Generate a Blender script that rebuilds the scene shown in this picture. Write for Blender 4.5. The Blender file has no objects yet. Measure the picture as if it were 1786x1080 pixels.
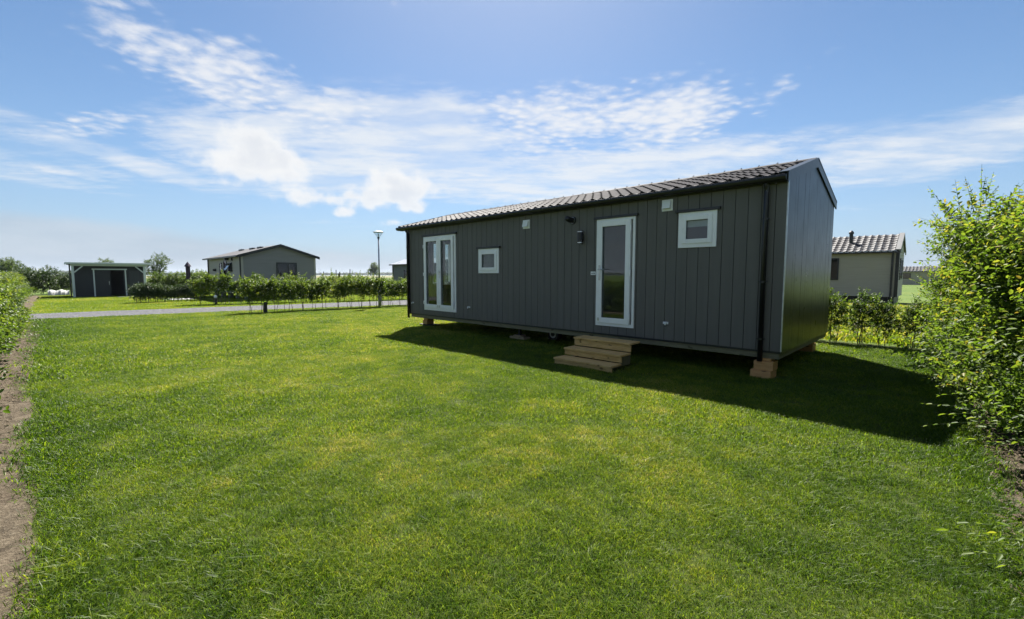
import bpy, math, random
import numpy as np
from mathutils import Vector, Matrix
R = math.radians
rng = np.random.default_rng(11)
random.seed(5)
sc = bpy.context.scene
COL = sc.collection
CAM = np.array([11.94, -7.617, 1.6]); HEAD = R(44.48)
FW = np.array([-math.sin(HEAD), math.cos(HEAD)]); RT = np.array([math.cos(HEAD), math.sin(HEAD)])
SUN_EL = R(50.5)

# ------------------------------------------------------------------ tagging
def tag(o, label=None, cat=None, group=None, kind=None):
    if label: o['label'] = label
    if cat: o['category'] = cat
    if group: o['group'] = group
    if kind: o['kind'] = kind
    return o
def empty(name, loc=(0, 0, 0), rz=0, label=None, cat=None, group=None):
    o = bpy.data.objects.new(name, None); COL.objects.link(o)
    o.location = loc; o.rotation_euler = (0, 0, rz); o.empty_display_size = .2
    return tag(o, label, cat, group)
def kids(o): return [c for c in bpy.data.objects if c.parent == o]
def copy_tree(o, parent=None):
    c = o.copy(); COL.objects.link(c); c.parent = parent
    for ch in kids(o): copy_tree(ch, c)
    return c

# ------------------------------------------------------------------ mesh collector
class MB:
    def __init__(s): s.v = []; s.f = []
    def add(s, vs, fs):
        n = len(s.v); s.v += [tuple(p) for p in vs]; s.f += [tuple(i + n for i in f) for f in fs]; return s
    def box(s, x0, x1, y0, y1, z0, z1):
        if x1 < x0: x0, x1 = x1, x0
        if y1 < y0: y0, y1 = y1, y0
        if z1 < z0: z0, z1 = z1, z0
        return s.add([(x0,y0,z0),(x1,y0,z0),(x1,y1,z0),(x0,y1,z0),(x0,y0,z1),(x1,y0,z1),(x1,y1,z1),(x0,y1,z1)],
              [(0,3,2,1),(4,5,6,7),(0,1,5,4),(1,2,6,5),(2,3,7,6),(3,0,4,7)])
    def bar(s, a, b, w, h, up=(0, 0, 1)):
        a = Vector(a); b = Vector(b); d = (b - a).normalized(); up = Vector(up)
        sd = d.cross(up).normalized(); u = sd.cross(d).normalized()
        vs = [p + sd*i*w/2 + u*j*h/2 for p in (a, b) for i, j in ((-1,-1),(1,-1),(1,1),(-1,1))]
        return s.add(vs, [(0,1,2,3),(7,6,5,4),(0,4,5,1),(1,5,6,2),(2,6,7,3),(3,7,4,0)])
    def tube(s, pts, rad, n=8, caps=True):
        pts = [Vector(p) for p in pts]; rs = rad if hasattr(rad, '__len__') else [rad]*len(pts)
        base = len(s.v); m = len(pts)
        for i, p in enumerate(pts):
            d = (pts[min(i+1, m-1)] - pts[max(i-1, 0)]).normalized()
            ref = Vector((0,0,1)) if abs(d.z) < .9 else Vector((1,0,0))
            a = d.cross(ref).normalized(); b = d.cross(a)
            for k in range(n):
                t = 2*math.pi*k/n
                s.v.append(tuple(p + (a*math.cos(t) + b*math.sin(t))*rs[i]))
        for i in range(m-1):
            for k in range(n):
                k2 = (k+1) % n
                s.f.append((base+i*n+k, base+i*n+k2, base+(i+1)*n+k2, base+(i+1)*n+k))
        if caps:
            s.f.append(tuple(base+k for k in range(n))[::-1]); s.f.append(tuple(base+(m-1)*n+k for k in range(n)))
        return s
    def prism(s, poly, axis, a, b):
        """poly: 2-D points; axis: 'x','y','z' extruded from a to b"""
        def P(p, t): return {'x': (t, p[0], p[1]), 'y': (p[0], t, p[1]), 'z': (p[0], p[1], t)}[axis]
        n = len(poly)
        vs = [P(p, a) for p in poly] + [P(p, b) for p in poly]
        fs = [tuple(range(n))[::-1], tuple(range(n, 2*n))] + [(i, (i+1) % n, n+(i+1) % n, n+i) for i in range(n)]
        return s.add(vs, fs)
    def frame(s, x0, x1, z0, z1, y0, y1, t, tb=None):
        """rectangular frame in the xz plane"""
        tb = tb or t
        s.box(x0, x0+t, y0, y1, z0, z1); s.box(x1-t, x1, y0, y1, z0, z1)
        s.box(x0+t, x1-t, y0, y1, z1-t, z1); s.box(x0+t, x1-t, y0, y1, z0, z0+tb); return s
    def build(s, name, mat, parent=None, bevel=0, smooth=False, loc=None, rz=0):
        me = bpy.data.meshes.new(name); me.from_pydata(s.v, [], s.f); me.update()
        import bmesh
        bm = bmesh.new(); bm.from_mesh(me); bmesh.ops.recalc_face_normals(bm, faces=bm.faces); bm.to_mesh(me); bm.free()
        o = bpy.data.objects.new(name, me); COL.objects.link(o); me.materials.append(mat)
        if parent: o.parent = parent
        if loc: o.location = loc
        o.rotation_euler.z = rz
        if smooth: me.polygons.foreach_set('use_smooth', [True]*len(me.polygons))
        if bevel:
            m = o.modifiers.new('bevel', 'BEVEL'); m.width = bevel; m.segments = 2; m.limit_method = 'ANGLE'
        return o
def np_mesh(name, V, F, mat, attrs=None, smooth=False):
    """V (n,3); F (m,k) faces of equal size k"""
    me = bpy.data.meshes.new(name); n = len(V); m, k = F.shape
    me.vertices.add(n); me.vertices.foreach_set('co', np.ascontiguousarray(V, np.float32).ravel())
    me.loops.add(m*k); me.loops.foreach_set('vertex_index', np.ascontiguousarray(F, np.int32).ravel())
    me.polygons.add(m); me.polygons.foreach_set('loop_start', np.arange(0, m*k, k, dtype=np.int32))
    try: me.polygons.foreach_set('loop_total', np.full(m, k, np.int32))
    except Exception: pass
    me.update(calc_edges=True)
    for an, av in (attrs or {}).items():
        a = me.attributes.new(an, 'FLOAT', 'POINT'); a.data.foreach_set('value', np.ascontiguousarray(av, np.float32))
    if smooth: me.polygons.foreach_set('use_smooth', np.ones(m, bool))
    me.materials.append(mat)
    return me
def link(name, me, parent=None, loc=None):
    o = bpy.data.objects.new(name, me); COL.objects.link(o)
    if parent: o.parent = parent
    if loc is not None: o.location = loc
    return o

# ------------------------------------------------------------------ materials
class NT:
    def __init__(s, tree): s.t = tree
    def n(s, kind, **kw):
        nd = s.t.nodes.new(kind)
        for k, v in kw.items(): setattr(nd, k, v)
        return nd
    def l(s, a, b): s.t.links.new(a, b)
    def setin(s, sock, v):
        if hasattr(v, 'is_output') or isinstance(v, bpy.types.NodeSocket): s.l(v, sock)
        else: sock.default_value = v
    def math(s, op, a, b=None, c=None, clamp=False):
        nd = s.n('ShaderNodeMath', operation=op, use_clamp=clamp)
        for i, v in enumerate((a, b, c)):
            if v is not None: s.setin(nd.inputs[i], v)
        return nd.outputs[0]
    def noise(s, vec, scale, detail=4, rough=.5, dist=0):
        nd = s.n('ShaderNodeTexNoise')
        if vec is not None: s.l(vec, nd.inputs['Vector'])
        nd.inputs['Scale'].default_value = scale; nd.inputs['Detail'].default_value = detail
        nd.inputs['Roughness'].default_value = rough; nd.inputs['Distortion'].default_value = dist
        return nd.outputs[0]
    def mapping(s, vec, loc=(0,0,0), rot=(0,0,0), scale=(1,1,1), vt='POINT'):
        nd = s.n('ShaderNodeMapping', vector_type=vt); s.l(vec, nd.inputs[0])
        nd.inputs[1].default_value = loc; nd.inputs[2].default_value = rot; nd.inputs[3].default_value = scale
        return nd.outputs[0]
    def ramp(s, fac, stops):
        nd = s.n('ShaderNodeValToRGB'); s.l(fac, nd.inputs[0]); cr = nd.color_ramp
        while len(cr.elements) < len(stops): cr.elements.new(.5)
        for e, (p, c) in zip(cr.elements, stops):
            e.position = p; e.color = (*c, 1) if len(c) == 3 else c
        return nd.outputs[0]
    def mix(s, fac, a, b, mode='MIX'):
        nd = s.n('ShaderNodeMix', data_type='RGBA', blend_type=mode)
        s.setin(nd.inputs[0], fac)
        for i, v in ((6, a), (7, b)):
            s.setin(nd.inputs[i], (*v, 1) if isinstance(v, tuple) and len(v) == 3 else v)
        return nd.outputs[2]
    def smooth(s, v, a, b):
        nd = s.n('ShaderNodeMapRange', interpolation_type='SMOOTHSTEP'); s.setin(nd.inputs[0], v)
        nd.inputs[1].default_value = a; nd.inputs[2].default_value = b; return nd.outputs[0]
def newmat(name):
    m = bpy.data.materials.new(name); m.use_nodes = True; t = m.node_tree
    t.nodes.clear(); k = NT(t); out = k.n('ShaderNodeOutputMaterial')
    return m, k, out
def pm(name, col, rough=.6, var=.15, scale=6, bump=0, stretch=(1,1,1), metallic=0, spec=.5, stain=0, rvar=.12, coat=0):
    m, k, out = newmat(name); b = k.n('ShaderNodeBsdfPrincipled'); k.l(b.outputs[0], out.inputs[0])
    tc = k.n('ShaderNodeTexCoord').outputs['Object']; v = k.mapping(tc, scale=stretch)
    f = k.noise(v, scale, 6, .6)
    c = k.ramp(f, [(.25, tuple(x*(1-var) for x in col)), (.75, tuple(min(1, x*(1+var)) for x in col))])
    if stain:
        f2 = k.noise(k.mapping(tc, scale=(1, 1, .25)), 1.7, 5, .6)
        c = k.mix(k.math('MULTIPLY', k.smooth(f2, .5, .75), stain), c, tuple(x*.55 + .02 for x in col))
    k.l(c, b.inputs['Base Color'])
    k.l(k.math('ADD', k.math('MULTIPLY', k.noise(tc, scale*.6, 3), rvar*2), rough-rvar, clamp=True), b.inputs['Roughness'])
    b.inputs['Metallic'].default_value = metallic; b.inputs['Specular IOR Level'].default_value = spec
    if coat: b.inputs['Coat Weight'].default_value = coat; b.inputs['Coat Roughness'].default_value = .12
    if bump:
        bp = k.n('ShaderNodeBump'); bp.inputs['Strength'].default_value = bump; bp.inputs['Distance'].default_value = .01
        k.l(k.noise(v, scale*2.5, 6, .65), bp.inputs['Height']); k.l(bp.outputs[0], b.inputs['Normal'])
    return m
def glass_mat(name, tint=(.75, .8, .8), gloss_boost=1.0):
    m, k, out = newmat(name)
    tr = k.n('ShaderNodeBsdfTransparent'); tr.inputs[0].default_value = (*tint, 1)
    gl = k.n('ShaderNodeBsdfGlossy'); gl.inputs['Roughness'].default_value = .015
    lw = k.n('ShaderNodeLayerWeight'); lw.inputs[0].default_value = .5           # Schlick, the same from both sides of the pane
    fr = k.math('MULTIPLY_ADD', k.math('POWER', lw.outputs['Facing'], 5), .96, .045)
    mx = k.n('ShaderNodeMixShader'); k.l(k.math('MULTIPLY', fr, 1.35*gloss_boost, clamp=True), mx.inputs[0])
    k.l(tr.outputs[0], mx.inputs[1]); k.l(gl.outputs[0], mx.inputs[2]); k.l(mx.outputs[0], out.inputs[0])
    return m
def leaf_mat(name, stops, trans=.45, tcol=1.6, rough=.42, spec=.45):
    """stops: ramp over the per-leaf 'tint' attribute"""
    m, k, out = newmat(name)
    at = k.n('ShaderNodeAttribute', attribute_name='tint').outputs['Fac']
    oi = k.n('ShaderNodeObjectInfo').outputs['Random']
    f = k.math('ADD', at, k.math('MULTIPLY', k.math('SUBTRACT', oi, .5), .18), clamp=True)
    c = k.ramp(f, stops)
    b = k.n('ShaderNodeBsdfPrincipled'); k.l(c, b.inputs['Base Color'])
    b.inputs['Roughness'].default_value = rough; b.inputs['Specular IOR Level'].default_value = spec
    tl = k.n('ShaderNodeBsdfTranslucent'); k.l(k.mix(1.0, c, (tcol, tcol*1.0, tcol*.40), 'MULTIPLY'), tl.inputs[0])
    mx = k.n('ShaderNodeMixShader'); mx.inputs[0].default_value = trans
    k.l(b.outputs[0], mx.inputs[1]); k.l(tl.outputs[0], mx.inputs[2]); k.l(mx.outputs[0], out.inputs[0])
    return m

M = {}
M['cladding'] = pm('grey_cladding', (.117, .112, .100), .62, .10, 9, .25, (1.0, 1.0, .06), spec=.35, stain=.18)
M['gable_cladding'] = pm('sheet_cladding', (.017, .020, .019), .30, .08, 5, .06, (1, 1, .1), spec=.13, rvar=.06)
M['groove'] = pm('dark_groove', (.012, .012, .013), .8)
M['trim'] = pm('black_trim', (.012, .012, .014), .38, .2, 8)
M['tile'] = pm('anthracite_roof_tile', (.058, .053, .055), .68, .3, 5, .15, spec=.08, rvar=.1)
M['tile_far'] = pm('grey_roof_tile', (.045, .042, .044), .6, .3, 3, .15, spec=.25)
M['upvc'] = pm('white_frame', (.80, .81, .80), .32, .05, 3, .0, spec=.5, stain=.06)
M['seal'] = pm('rubber_seal', (.05, .06, .06), .6)
M['glass'] = glass_mat('window_glass')
M['steel'] = pm('brushed_steel', (.55, .55, .56), .3, .1, 20, metallic=1)
M['galv'] = pm('galvanised_steel', (.42, .44, .46), .42, .2, 12, .1, metallic=.8)
M['chassis'] = pm('black_chassis', (.02, .02, .022), .55, .3)
M['rubber'] = pm('tyre_rubber', (.018, .018, .018), .8, .3)
M['inner_wall'] = pm('interior_wall', (.42, .40, .38), .7, .06)
M['inner_floor'] = pm('interior_floor', (.22, .15, .10), .5, .3, 4, .1, (1, 6, 1))
M['blind'] = pm('roller_blind', (.7, .7, .68), .7)
def wood(name, a, b, scale=1.0, grain=(1, 9, 9), rough=.72):
    m, k, out = newmat(name); p = k.n('ShaderNodeBsdfPrincipled'); k.l(p.outputs[0], out.inputs[0])
    tc = k.n('ShaderNodeTexCoord').outputs['Object']; v = k.mapping(tc, scale=tuple(g*scale for g in grain))
    f = k.noise(v, 3.2, 7, .62, 1.2); f2 = k.noise(k.mapping(tc, scale=(2.2, 5, 5)), 2.2, 2)
    c = k.ramp(f, [(.28, a), (.7, b)])
    c = k.mix(k.smooth(f2, .66, .72), c, tuple(x*.42 for x in a))            # knots
    c = k.mix(k.math('MULTIPLY', k.noise(tc, 4.5, 4), .2), c, (.13, .15, .06))  # greenish pressure treatment
    k.l(c, p.inputs['Base Color']); p.inputs['Roughness'].default_value = rough
    bp = k.n('ShaderNodeBump'); bp.inputs['Strength'].default_value = .35; bp.inputs['Distance'].default_value = .006
    k.l(f, bp.inputs['Height']); k.l(bp.outputs[0], p.inputs['Normal']); return m
M['deck_wood'] = wood('treated_softwood', (.34, .20, .06), (.66, .44, .18))
M['beam_wood'] = wood('shade_darkened_beam', (.10, .09, .05), (.20, .18, .11))  # wood darkened to carry the shadow under the walls in its colour
M['block_wood'] = wood('raw_timber_block', (.42, .20, .07), (.60, .33, .13), rough=.8)
M['pale_wood'] = wood('pale_timber', (.26, .19, .11), (.42, .32, .20))
M['cottage_beige'] = pm('beige_siding', (.38, .35, .31), .6, .08, 3, .1, (.3, 1, 6))
M['cottage_grey'] = pm('mid_grey_siding', (.222, .210, .208), .6, .08, 3, .1, (1, .3, 6))
M['cottage_taupe'] = pm('taupe_siding', (.37, .33, .26), .6, .08, 3, .1, (.3, 1, 6))
M['verge_grey'] = pm('grey_verge', (.13, .13, .13), .6, .1)
M['cottage_dark'] = pm('slate_siding', (.11, .12, .125), .6, .08, 3, .1, (.3, 1, 6))
M['felt'] = pm('flat_tile_roof', (.085, .08, .078), .65, .25, 2.5, .2)
M['dark_frame'] = pm('anthracite_frame', (.018, .02, .023), .4, .1)
M['shed_dark'] = pm('black_weatherboard', (.020, .022, .026), .65, .2, 6, .1, (1, 1, 8))
M['shed_white'] = pm('white_painted_timber', (.58, .63, .62), .55, .07, 4, .1)
M['parasol'] = pm('plum_canvas', (.055, .035, .06), .8, .2, 8, .2)
M['tarp'] = pm('white_plastic_sheet', (.46, .46, .45), .45, .12, 4, .3)
M['pave'] = pm('pale_paving', (.26, .255, .25), .8, .12, 3, .1)
M['bark'] = pm('bark', (.075, .058, .042), .85, .35, 14, .4, (1, 1, .3))
M['twig'] = pm('green_twig', (.10, .085, .045), .75, .3, 10)
M['post'] = pm('dark_post', (.035, .03, .027), .8, .3)
M['turbine'] = pm('turbine_white', (.7, .72, .74), .5, .05)
M['plate'] = pm('white_plate', (.72, .74, .73), .4, .04)
M['ink'] = pm('plate_ink', (.09, .10, .10), .6)
M['glass_dull'] = glass_mat('cottage_glass', (.5, .53, .54), .7)
M['lamp_glass'] = glass_mat('lamp_glass', (.82, .86, .88), 1.4)
M['white_ball'] = pm('opal_globe', (.8, .8, .8), .3, .03)
BEECH = [(0, (.026, .052, .010)), (.45, (.060, .105, .018)), (.8, (.120, .170, .030)), (1, (.21, .23, .05))]
M['leaf_beech'] = leaf_mat('beech_leaf', BEECH, .44, 1.7, .45, .35)
M['leaf_hawthorn'] = leaf_mat('field_maple_leaf', [(0, (.035, .065, .012)), (.5, (.072, .125, .020)), (.82, (.14, .19, .032)), (.95, (.24, .22, .045)), (1, (.26, .20, .05))], .48, 1.8, .5, .25)
M['leaf_dark'] = leaf_mat('laurel_leaf', [(0, (.020, .040, .012)), (.6, (.040, .078, .016)), (1, (.10, .15, .03))], .32, 1.4)
M['leaf_far'] = leaf_mat('willow_leaf', [(0, (.05, .085, .035)), (.6, (.085, .13, .05)), (1, (.14, .18, .08))], .4, 1.4, .5)

# ------------------------------------------------------------------ world
def ang(px, py):
    """photo pixel -> (azimuth right of heading, elevation) in degrees; used once to read cloud directions off the photograph"""
    th = R(4.411); a = (px-893)/775.2; b = (540-py)/775.2
    x, y, z = a, math.cos(th)+b*math.sin(th), b*math.cos(th)-math.sin(th)
    return math.degrees(math.atan2(x, y)), math.degrees(math.atan2(z, math.hypot(x, y)))
def build_world():
    w = bpy.data.worlds.new('World'); sc.world = w; w.use_nodes = True
    t = w.node_tree; t.nodes.clear(); k = NT(t)
    out = k.n('ShaderNodeOutputWorld'); bg = k.n('ShaderNodeBackground'); k.l(bg.outputs[0], out.inputs[0])
    sky = k.n('ShaderNodeTexSky', sky_type='NISHITA', sun_disc=False)
    sky.sun_elevation = SUN_EL; sky.sun_rotation = -HEAD; sky.altitude = 5; sky.air_density = 1.0; sky.dust_density = .25; sky.ozone_density = 2.5
    d = k.n('ShaderNodeTexCoord').outputs['Generated']
    dr = k.n('ShaderNodeVectorRotate', rotation_type='Z_AXIS'); k.l(d, dr.inputs['Vector']); dr.inputs['Angle'].default_value = -HEAD
    sp = k.n('ShaderNodeSeparateXYZ'); k.l(dr.outputs[0], sp.inputs[0]); X, Y, Z = sp.outputs
    Zc = k.math('MAXIMUM', Z, 0.0)
    az = k.math('MULTIPLY', k.math('ARCTAN2', X, Y), 57.2958)
    el = k.math('MULTIPLY', k.math('ARCSINE', Z), 57.2958)
    cb = k.n('ShaderNodeCombineXYZ'); k.l(az, cb.inputs[0]); k.l(el, cb.inputs[1]); AE = cb.outputs[0]
    den = k.math('ADD', Zc, .05)
    cp = k.n('ShaderNodeCombineXYZ'); k.l(k.math('DIVIDE', X, den), cp.inputs[0]); k.l(k.math('DIVIDE', Y, den), cp.inputs[1]); P = cp.outputs[0]
    def blobs(lst):
        acc = None
        for px, py, rx, ry, rot, wt in lst:
            a, e = ang(px, py); s = 57.3/775*(math.cos(math.radians(a)))
            v = k.mapping(AE, (a, e, 0), (0, 0, R(-rot)), (rx*s*1.0, ry*57.3/775*math.cos(math.radians(a)), 1), 'TEXTURE')
            g = k.n('ShaderNodeTexGradient', gradient_type='SPHERICAL'); k.l(v, g.inputs[0])
            acc = k.math('MULTIPLY', g.outputs['Fac'], wt) if acc is None else k.math('MULTIPLY_ADD', g.outputs['Fac'], wt, acc)
        return acc
    # behind the viewer: a loose scatter of the same cloud so that glass and light see a real sky
    back = k.math('MULTIPLY', k.smooth(k.math('MULTIPLY', Y, -1), -.1, .35), k.math('MULTIPLY', k.smooth(k.noise(P, .55, 3), .45, .65), .9))
    def warp(scale, amt):
        nz = k.n('ShaderNodeTexNoise'); k.l(P, nz.inputs['Vector']); nz.inputs['Scale'].default_value = scale; nz.inputs['Detail'].default_value = 3
        a_ = k.n('ShaderNodeVectorMath', operation='SCALE'); k.l(nz.outputs['Color'], a_.inputs[0]); a_.inputs['Scale'].default_value = amt
        b_ = k.n('ShaderNodeVectorMath', operation='ADD'); k.l(P, b_.inputs[0]); k.l(a_.outputs[0], b_.inputs[1]); return b_.outputs[0]
    def dens(n, mask, lo, hi, wid, soft=None):
        """threshold falls from lo (mask 0) to hi (mask 1)"""
        t = k.math('SUBTRACT', n, k.math('MULTIPLY_ADD', k.math('MINIMUM', mask, 1.15), hi-lo, lo))
        return k.smooth(t, -wid*.35, wid*.65)
    # 1 altocumulus puffs
    PW = warp(3.0, .16)
    PW2 = warp(7.0, .07)
    vo = k.n('ShaderNodeTexVoronoi', feature='SMOOTH_F1'); k.l(k.mapping(PW2, rot=(0, 0, R(25)), scale=(1, 1.25, 1)), vo.inputs['Vector']); vo.inputs['Scale'].default_value = 12.5; vo.inputs['Smoothness'].default_value = .8
    puff = k.math('ADD', k.math('MULTIPLY', k.math('SUBTRACT', .62, vo.outputs['Distance']), 0.75), k.math('MULTIPLY', k.noise(PW2, 13, 7, .66), 1.0))
    med = k.noise(PW, 2.6, 4, .55)
    pn = k.math('MULTIPLY_ADD', med, .50, k.math('MULTIPLY', puff, .56))
    m1 = blobs([(210, 40, 120, 70, -25, .50), (330, 100, 130, 55, -20, .8), (420, 120, 110, 60, -15, .9), (375, 165, 80, 34, 10, .75), (235, 60, 50, 30, 0, .5),
                (160, 15, 70, 34, 0, .45), (560, 190, 180, 60, 0, .8), (1060, 210, 290, 80, -4, 1.1), (930, 190, 160, 52, 0, .6), (1190, 205, 120, 60, -8, .7),
                (180, 215, 120, 30, -18, .75), (690, 5, 70, 34, 0, .45), (1365, 150, 34, 30, 0, .62), (1330, 190, 30, 16, 0, .45), (1440, 100, 60, 30, 0, .35)])
    d1 = k.math('MULTIPLY', dens(pn, m1, .86, .47, .50), k.smooth(m1, .05, .45))
    # 2 cirrus veil, streaked
    cir = k.math('MULTIPLY_ADD', k.noise(k.mapping(PW, rot=(0, 0, R(-20)), scale=(.55, 1.8, 1)), 3.0, 9, .64), .62, k.math('MULTIPLY', k.noise(PW2, 5.5, 6, .6), .40))
    m2 = blobs([(640, 240, 340, 115, -5, 1.15), (760, 280, 300, 75, 3, .95), (540, 290, 290, 80, 10, .9), (700, 205, 220, 55, -8, .8), (430, 270, 190, 80, 0, .5),
                (1080, 290, 280, 66, -2, 1.05), (1290, 275, 330, 46, -3, .9), (1600, 262, 340, 58, -9, 1.25), (1786, 235, 260, 66, -12, .9),
                (120, 255, 260, 34, 15, .85), (250, 285, 190, 22, 17, .65), (60, 290, 220, 30, 8, .8), (40, 312, 190, 16, 5, .7), (860, 335, 200, 26, 4, .45),
                (1480, 365, 150, 14, 0, .35), (1650, 372, 160, 14, -6, .35), (560, 385, 170, 16, 3, .35), (1000, 340, 260, 40, 0, .7)])
    brk = k.smooth(k.noise(k.mapping(PW, rot=(0, 0, R(-35)), scale=(.7, 1.6, 1)), 1.5, 6, .6), .34, .60)
    d2 = k.math('MULTIPLY', k.math('MULTIPLY_ADD', brk, .6, .4), dens(k.math('MULTIPLY_ADD', k.math('SUBTRACT', cir, .51), 1.7, .51), m2, .80, .27, .62)); d2 = k.math('MULTIPLY', d2, k.smooth(m2, .03, .5))
    # 3 small cumulus, lit from behind: bright rims, grey hearts
    vc = k.n('ShaderNodeTexVoronoi', feature='SMOOTH_F1'); k.l(k.mapping(AE, scale=(1, 1.2, 1)), vc.inputs['Vector']); vc.inputs['Scale'].default_value = .62; vc.inputs['Smoothness'].default_value = .5
    cu = k.math('ADD', k.math('MULTIPLY', k.noise(AE, .5, 8, .60), .72), k.math('MULTIPLY', k.math('SUBTRACT', .55, vc.outputs['Distance']), .26))
    m3 = blobs([(445, 250, 80, 44, 0, 1.2), (430, 292, 120, 42, 0, .9), (500, 300, 80, 40, 0, .6), (690, 318, 74, 36, 0, 1.2), (640, 348, 90, 28, 0, 1.0), (720, 335, 60, 26, 0, .9), (525, 345, 62, 24, 0, .9), (600, 371, 26, 11, 0, .8),
                (725, 362, 34, 16, 0, .9), (690, 387, 40, 12, 0, .7)])
    v3 = k.math('ADD', m3, k.math('MULTIPLY', k.math('SUBTRACT', cu, .37), 2.0))
    d3 = k.math('MULTIPLY', k.smooth(v3, .20, .85), k.smooth(m3, .0, .35))
    sh3 = k.math('MULTIPLY', k.smooth(k.math('ADD', v3, k.math('MULTIPLY', k.math('SUBTRACT', k.noise(AE, .45, 6, .6), .5), 1.6)), .55, 1.6), .95)
    # 4 low grey-white bank at the left horizon
    bn = k.noise(k.mapping(AE, scale=(.25, 1, 1)), .30, 5, .6)
    edge = k.math('ADD', k.math('MULTIPLY_ADD', az, -.10, -.25), k.math('MULTIPLY', bn, 2.2))
    d4 = k.math('MULTIPLY', k.smooth(k.math('SUBTRACT', edge, el), -.35, 1.1), k.smooth(k.math('MULTIPLY', az, -1), -14, 30))
    # compose
    hs = k.n('ShaderNodeHueSaturation'); hs.inputs['Saturation'].default_value = 1.12; hs.inputs['Value'].default_value = .84; k.l(sky.outputs[0], hs.inputs['Color']); c = hs.outputs[0]
    sv = k.n('ShaderNodeVectorMath', operation='DOT_PRODUCT'); k.l(d, sv.inputs[0]); sv.inputs[1].default_value = (FW[0]*math.cos(SUN_EL), FW[1]*math.cos(SUN_EL), math.sin(SUN_EL))
    c = k.mix(k.math('MULTIPLY', k.math('POWER', k.math('MAXIMUM', sv.outputs['Value'], 0), 14), .5), c, (5.4, 5.9, 6.8))   # aureole around the sun
    c = k.mix(k.math('MULTIPLY', k.math('POWER', k.math('SUBTRACT', 1, Zc), 5), .70), c, (2.0, 3.25, 5.4))
    c = k.mix(k.math('MULTIPLY', k.math('POWER', k.math('SUBTRACT', 1, Zc), 22), .85), c, (2.75, 3.5, 4.4))
    c = k.mix(k.math('MULTIPLY', d4, .72), c, k.mix(k.smooth(bn, .35, .65), (3.4, 4.0, 4.7), (4.1, 4.6, 5.2)))
    c = k.mix(k.math('MULTIPLY', d2, .86), c, (6.0, 6.25, 6.5))
    c = k.mix(k.math('MULTIPLY', d1, .88), c, (6.3, 6.4, 6.55))
    c = k.mix(k.math('MULTIPLY', d3, .88), c, k.mix(sh3, (6.6, 6.65, 6.7), (5.6, 5.8, 6.1)))
    c = k.mix(k.math('MULTIPLY', back, .6), c, (4.9, 5.1, 5.3))
    k.l(c, bg.inputs[0]); bg.inputs[1].default_value = .05
    w.cycles.sampling_method = 'MANUAL'; w.cycles.sample_map_resolution = 1024
build_world()
sl = bpy.data.lights.new('sun_lamp', 'SUN'); sl.energy = 5.0; sl.angle = R(.53); sl.color = (1, .955, .88)
so = bpy.data.objects.new('sun_lamp', sl); COL.objects.link(so)
sd = Vector((FW[0]*math.cos(SUN_EL), FW[1]*math.cos(SUN_EL), math.sin(SUN_EL)))
so.rotation_euler = sd.to_track_quat('Z', 'Y').to_euler(); so.location = (0, 0, 30)

# ------------------------------------------------------------------ ground
def ground_mat():
    m, k, out = newmat('meadow_ground'); b = k.n('ShaderNodeBsdfPrincipled'); k.l(b.outputs[0], out.inputs[0])
    p = k.n('ShaderNodeNewGeometry').outputs['Position']
    f = k.noise(p, .9, 6, .65); f2 = k.noise(p, .12, 4, .6); f3 = k.noise(p, 14, 5, .7)
    c = k.ramp(f, [(.3, (.050, .095, .016)), (.55, (.085, .135, .022)), (.75, (.135, .165, .035))])
    c = k.mix(k.smooth(f2, .4, .65), c, (.11, .15, .028))
    c = k.mix(k.math('MULTIPLY', k.smooth(f3, .45, .7), .5), c, (.05, .07, .015))
    k.l(c, b.inputs['Base Color']); b.inputs['Roughness'].default_value = .9; b.inputs['Specular IOR Level'].default_value = .15
    bp = k.n('ShaderNodeBump'); bp.inputs['Strength'].default_value = .6; bp.inputs['Distance'].default_value = .04
    k.l(f3, bp.inputs['Height']); k.l(bp.outputs[0], b.inputs['Normal']); return m
M['ground'] = ground_mat()
S_ = 6000
g = MB(); g.add([(-S_,-S_,0),(S_,-S_,0),(S_,S_,0),(-S_,S_,0)], [(0,1,2,3)])
tag(g.build('ground', M['ground']), 'green meadow ground reaching to the horizon', 'ground', kind='structure')
def lawn_mat():
    m, k, out = newmat('lawn_thatch'); b = k.n('ShaderNodeBsdfPrincipled'); k.l(b.outputs[0], out.inputs[0])
    p = k.n('ShaderNodeNewGeometry').outputs['Position']
    c = k.ramp(k.noise(p, 16, 6, .65), [(.3, (.030, .036, .012)), (.55, (.048, .066, .012)), (.75, (.080, .085, .026))])
    k.l(c, b.inputs['Base Color']); b.inputs['Roughness'].default_value = .95; b.inputs['Specular IOR Level'].default_value = .1; return m
M['lawn'] = lawn_mat()
def gravel_mat():
    m, k, out = newmat('grey_gravel'); b = k.n('ShaderNodeBsdfPrincipled'); k.l(b.outputs[0], out.inputs[0])
    p = k.n('ShaderNodeNewGeometry').outputs['Position']
    v = k.n('ShaderNodeTexVoronoi'); k.l(p, v.inputs['Vector']); v.inputs['Scale'].default_value = 22
    f = k.noise(p, .8, 5, .65)
    c = k.ramp(v.outputs['Color'], [(0, (.05, .05, .055)), (.5, (.10, .10, .106)), (1, (.19, .19, .195))])
    c = k.mix(k.math('MULTIPLY', k.smooth(f, .5, .72), .55), c, (.085, .082, .07))
    k.l(c, b.inputs['Base Color']); b.inputs['Roughness'].default_value = .9; b.inputs['Specular IOR Level'].default_value = .2
    bp = k.n('ShaderNodeBump'); bp.inputs['Strength'].default_value = 1; bp.inputs['Distance'].default_value = .03
    k.l(v.outputs['Distance'], bp.inputs['Height']); k.l(bp.outputs[0], b.inputs['Normal']); return m
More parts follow.
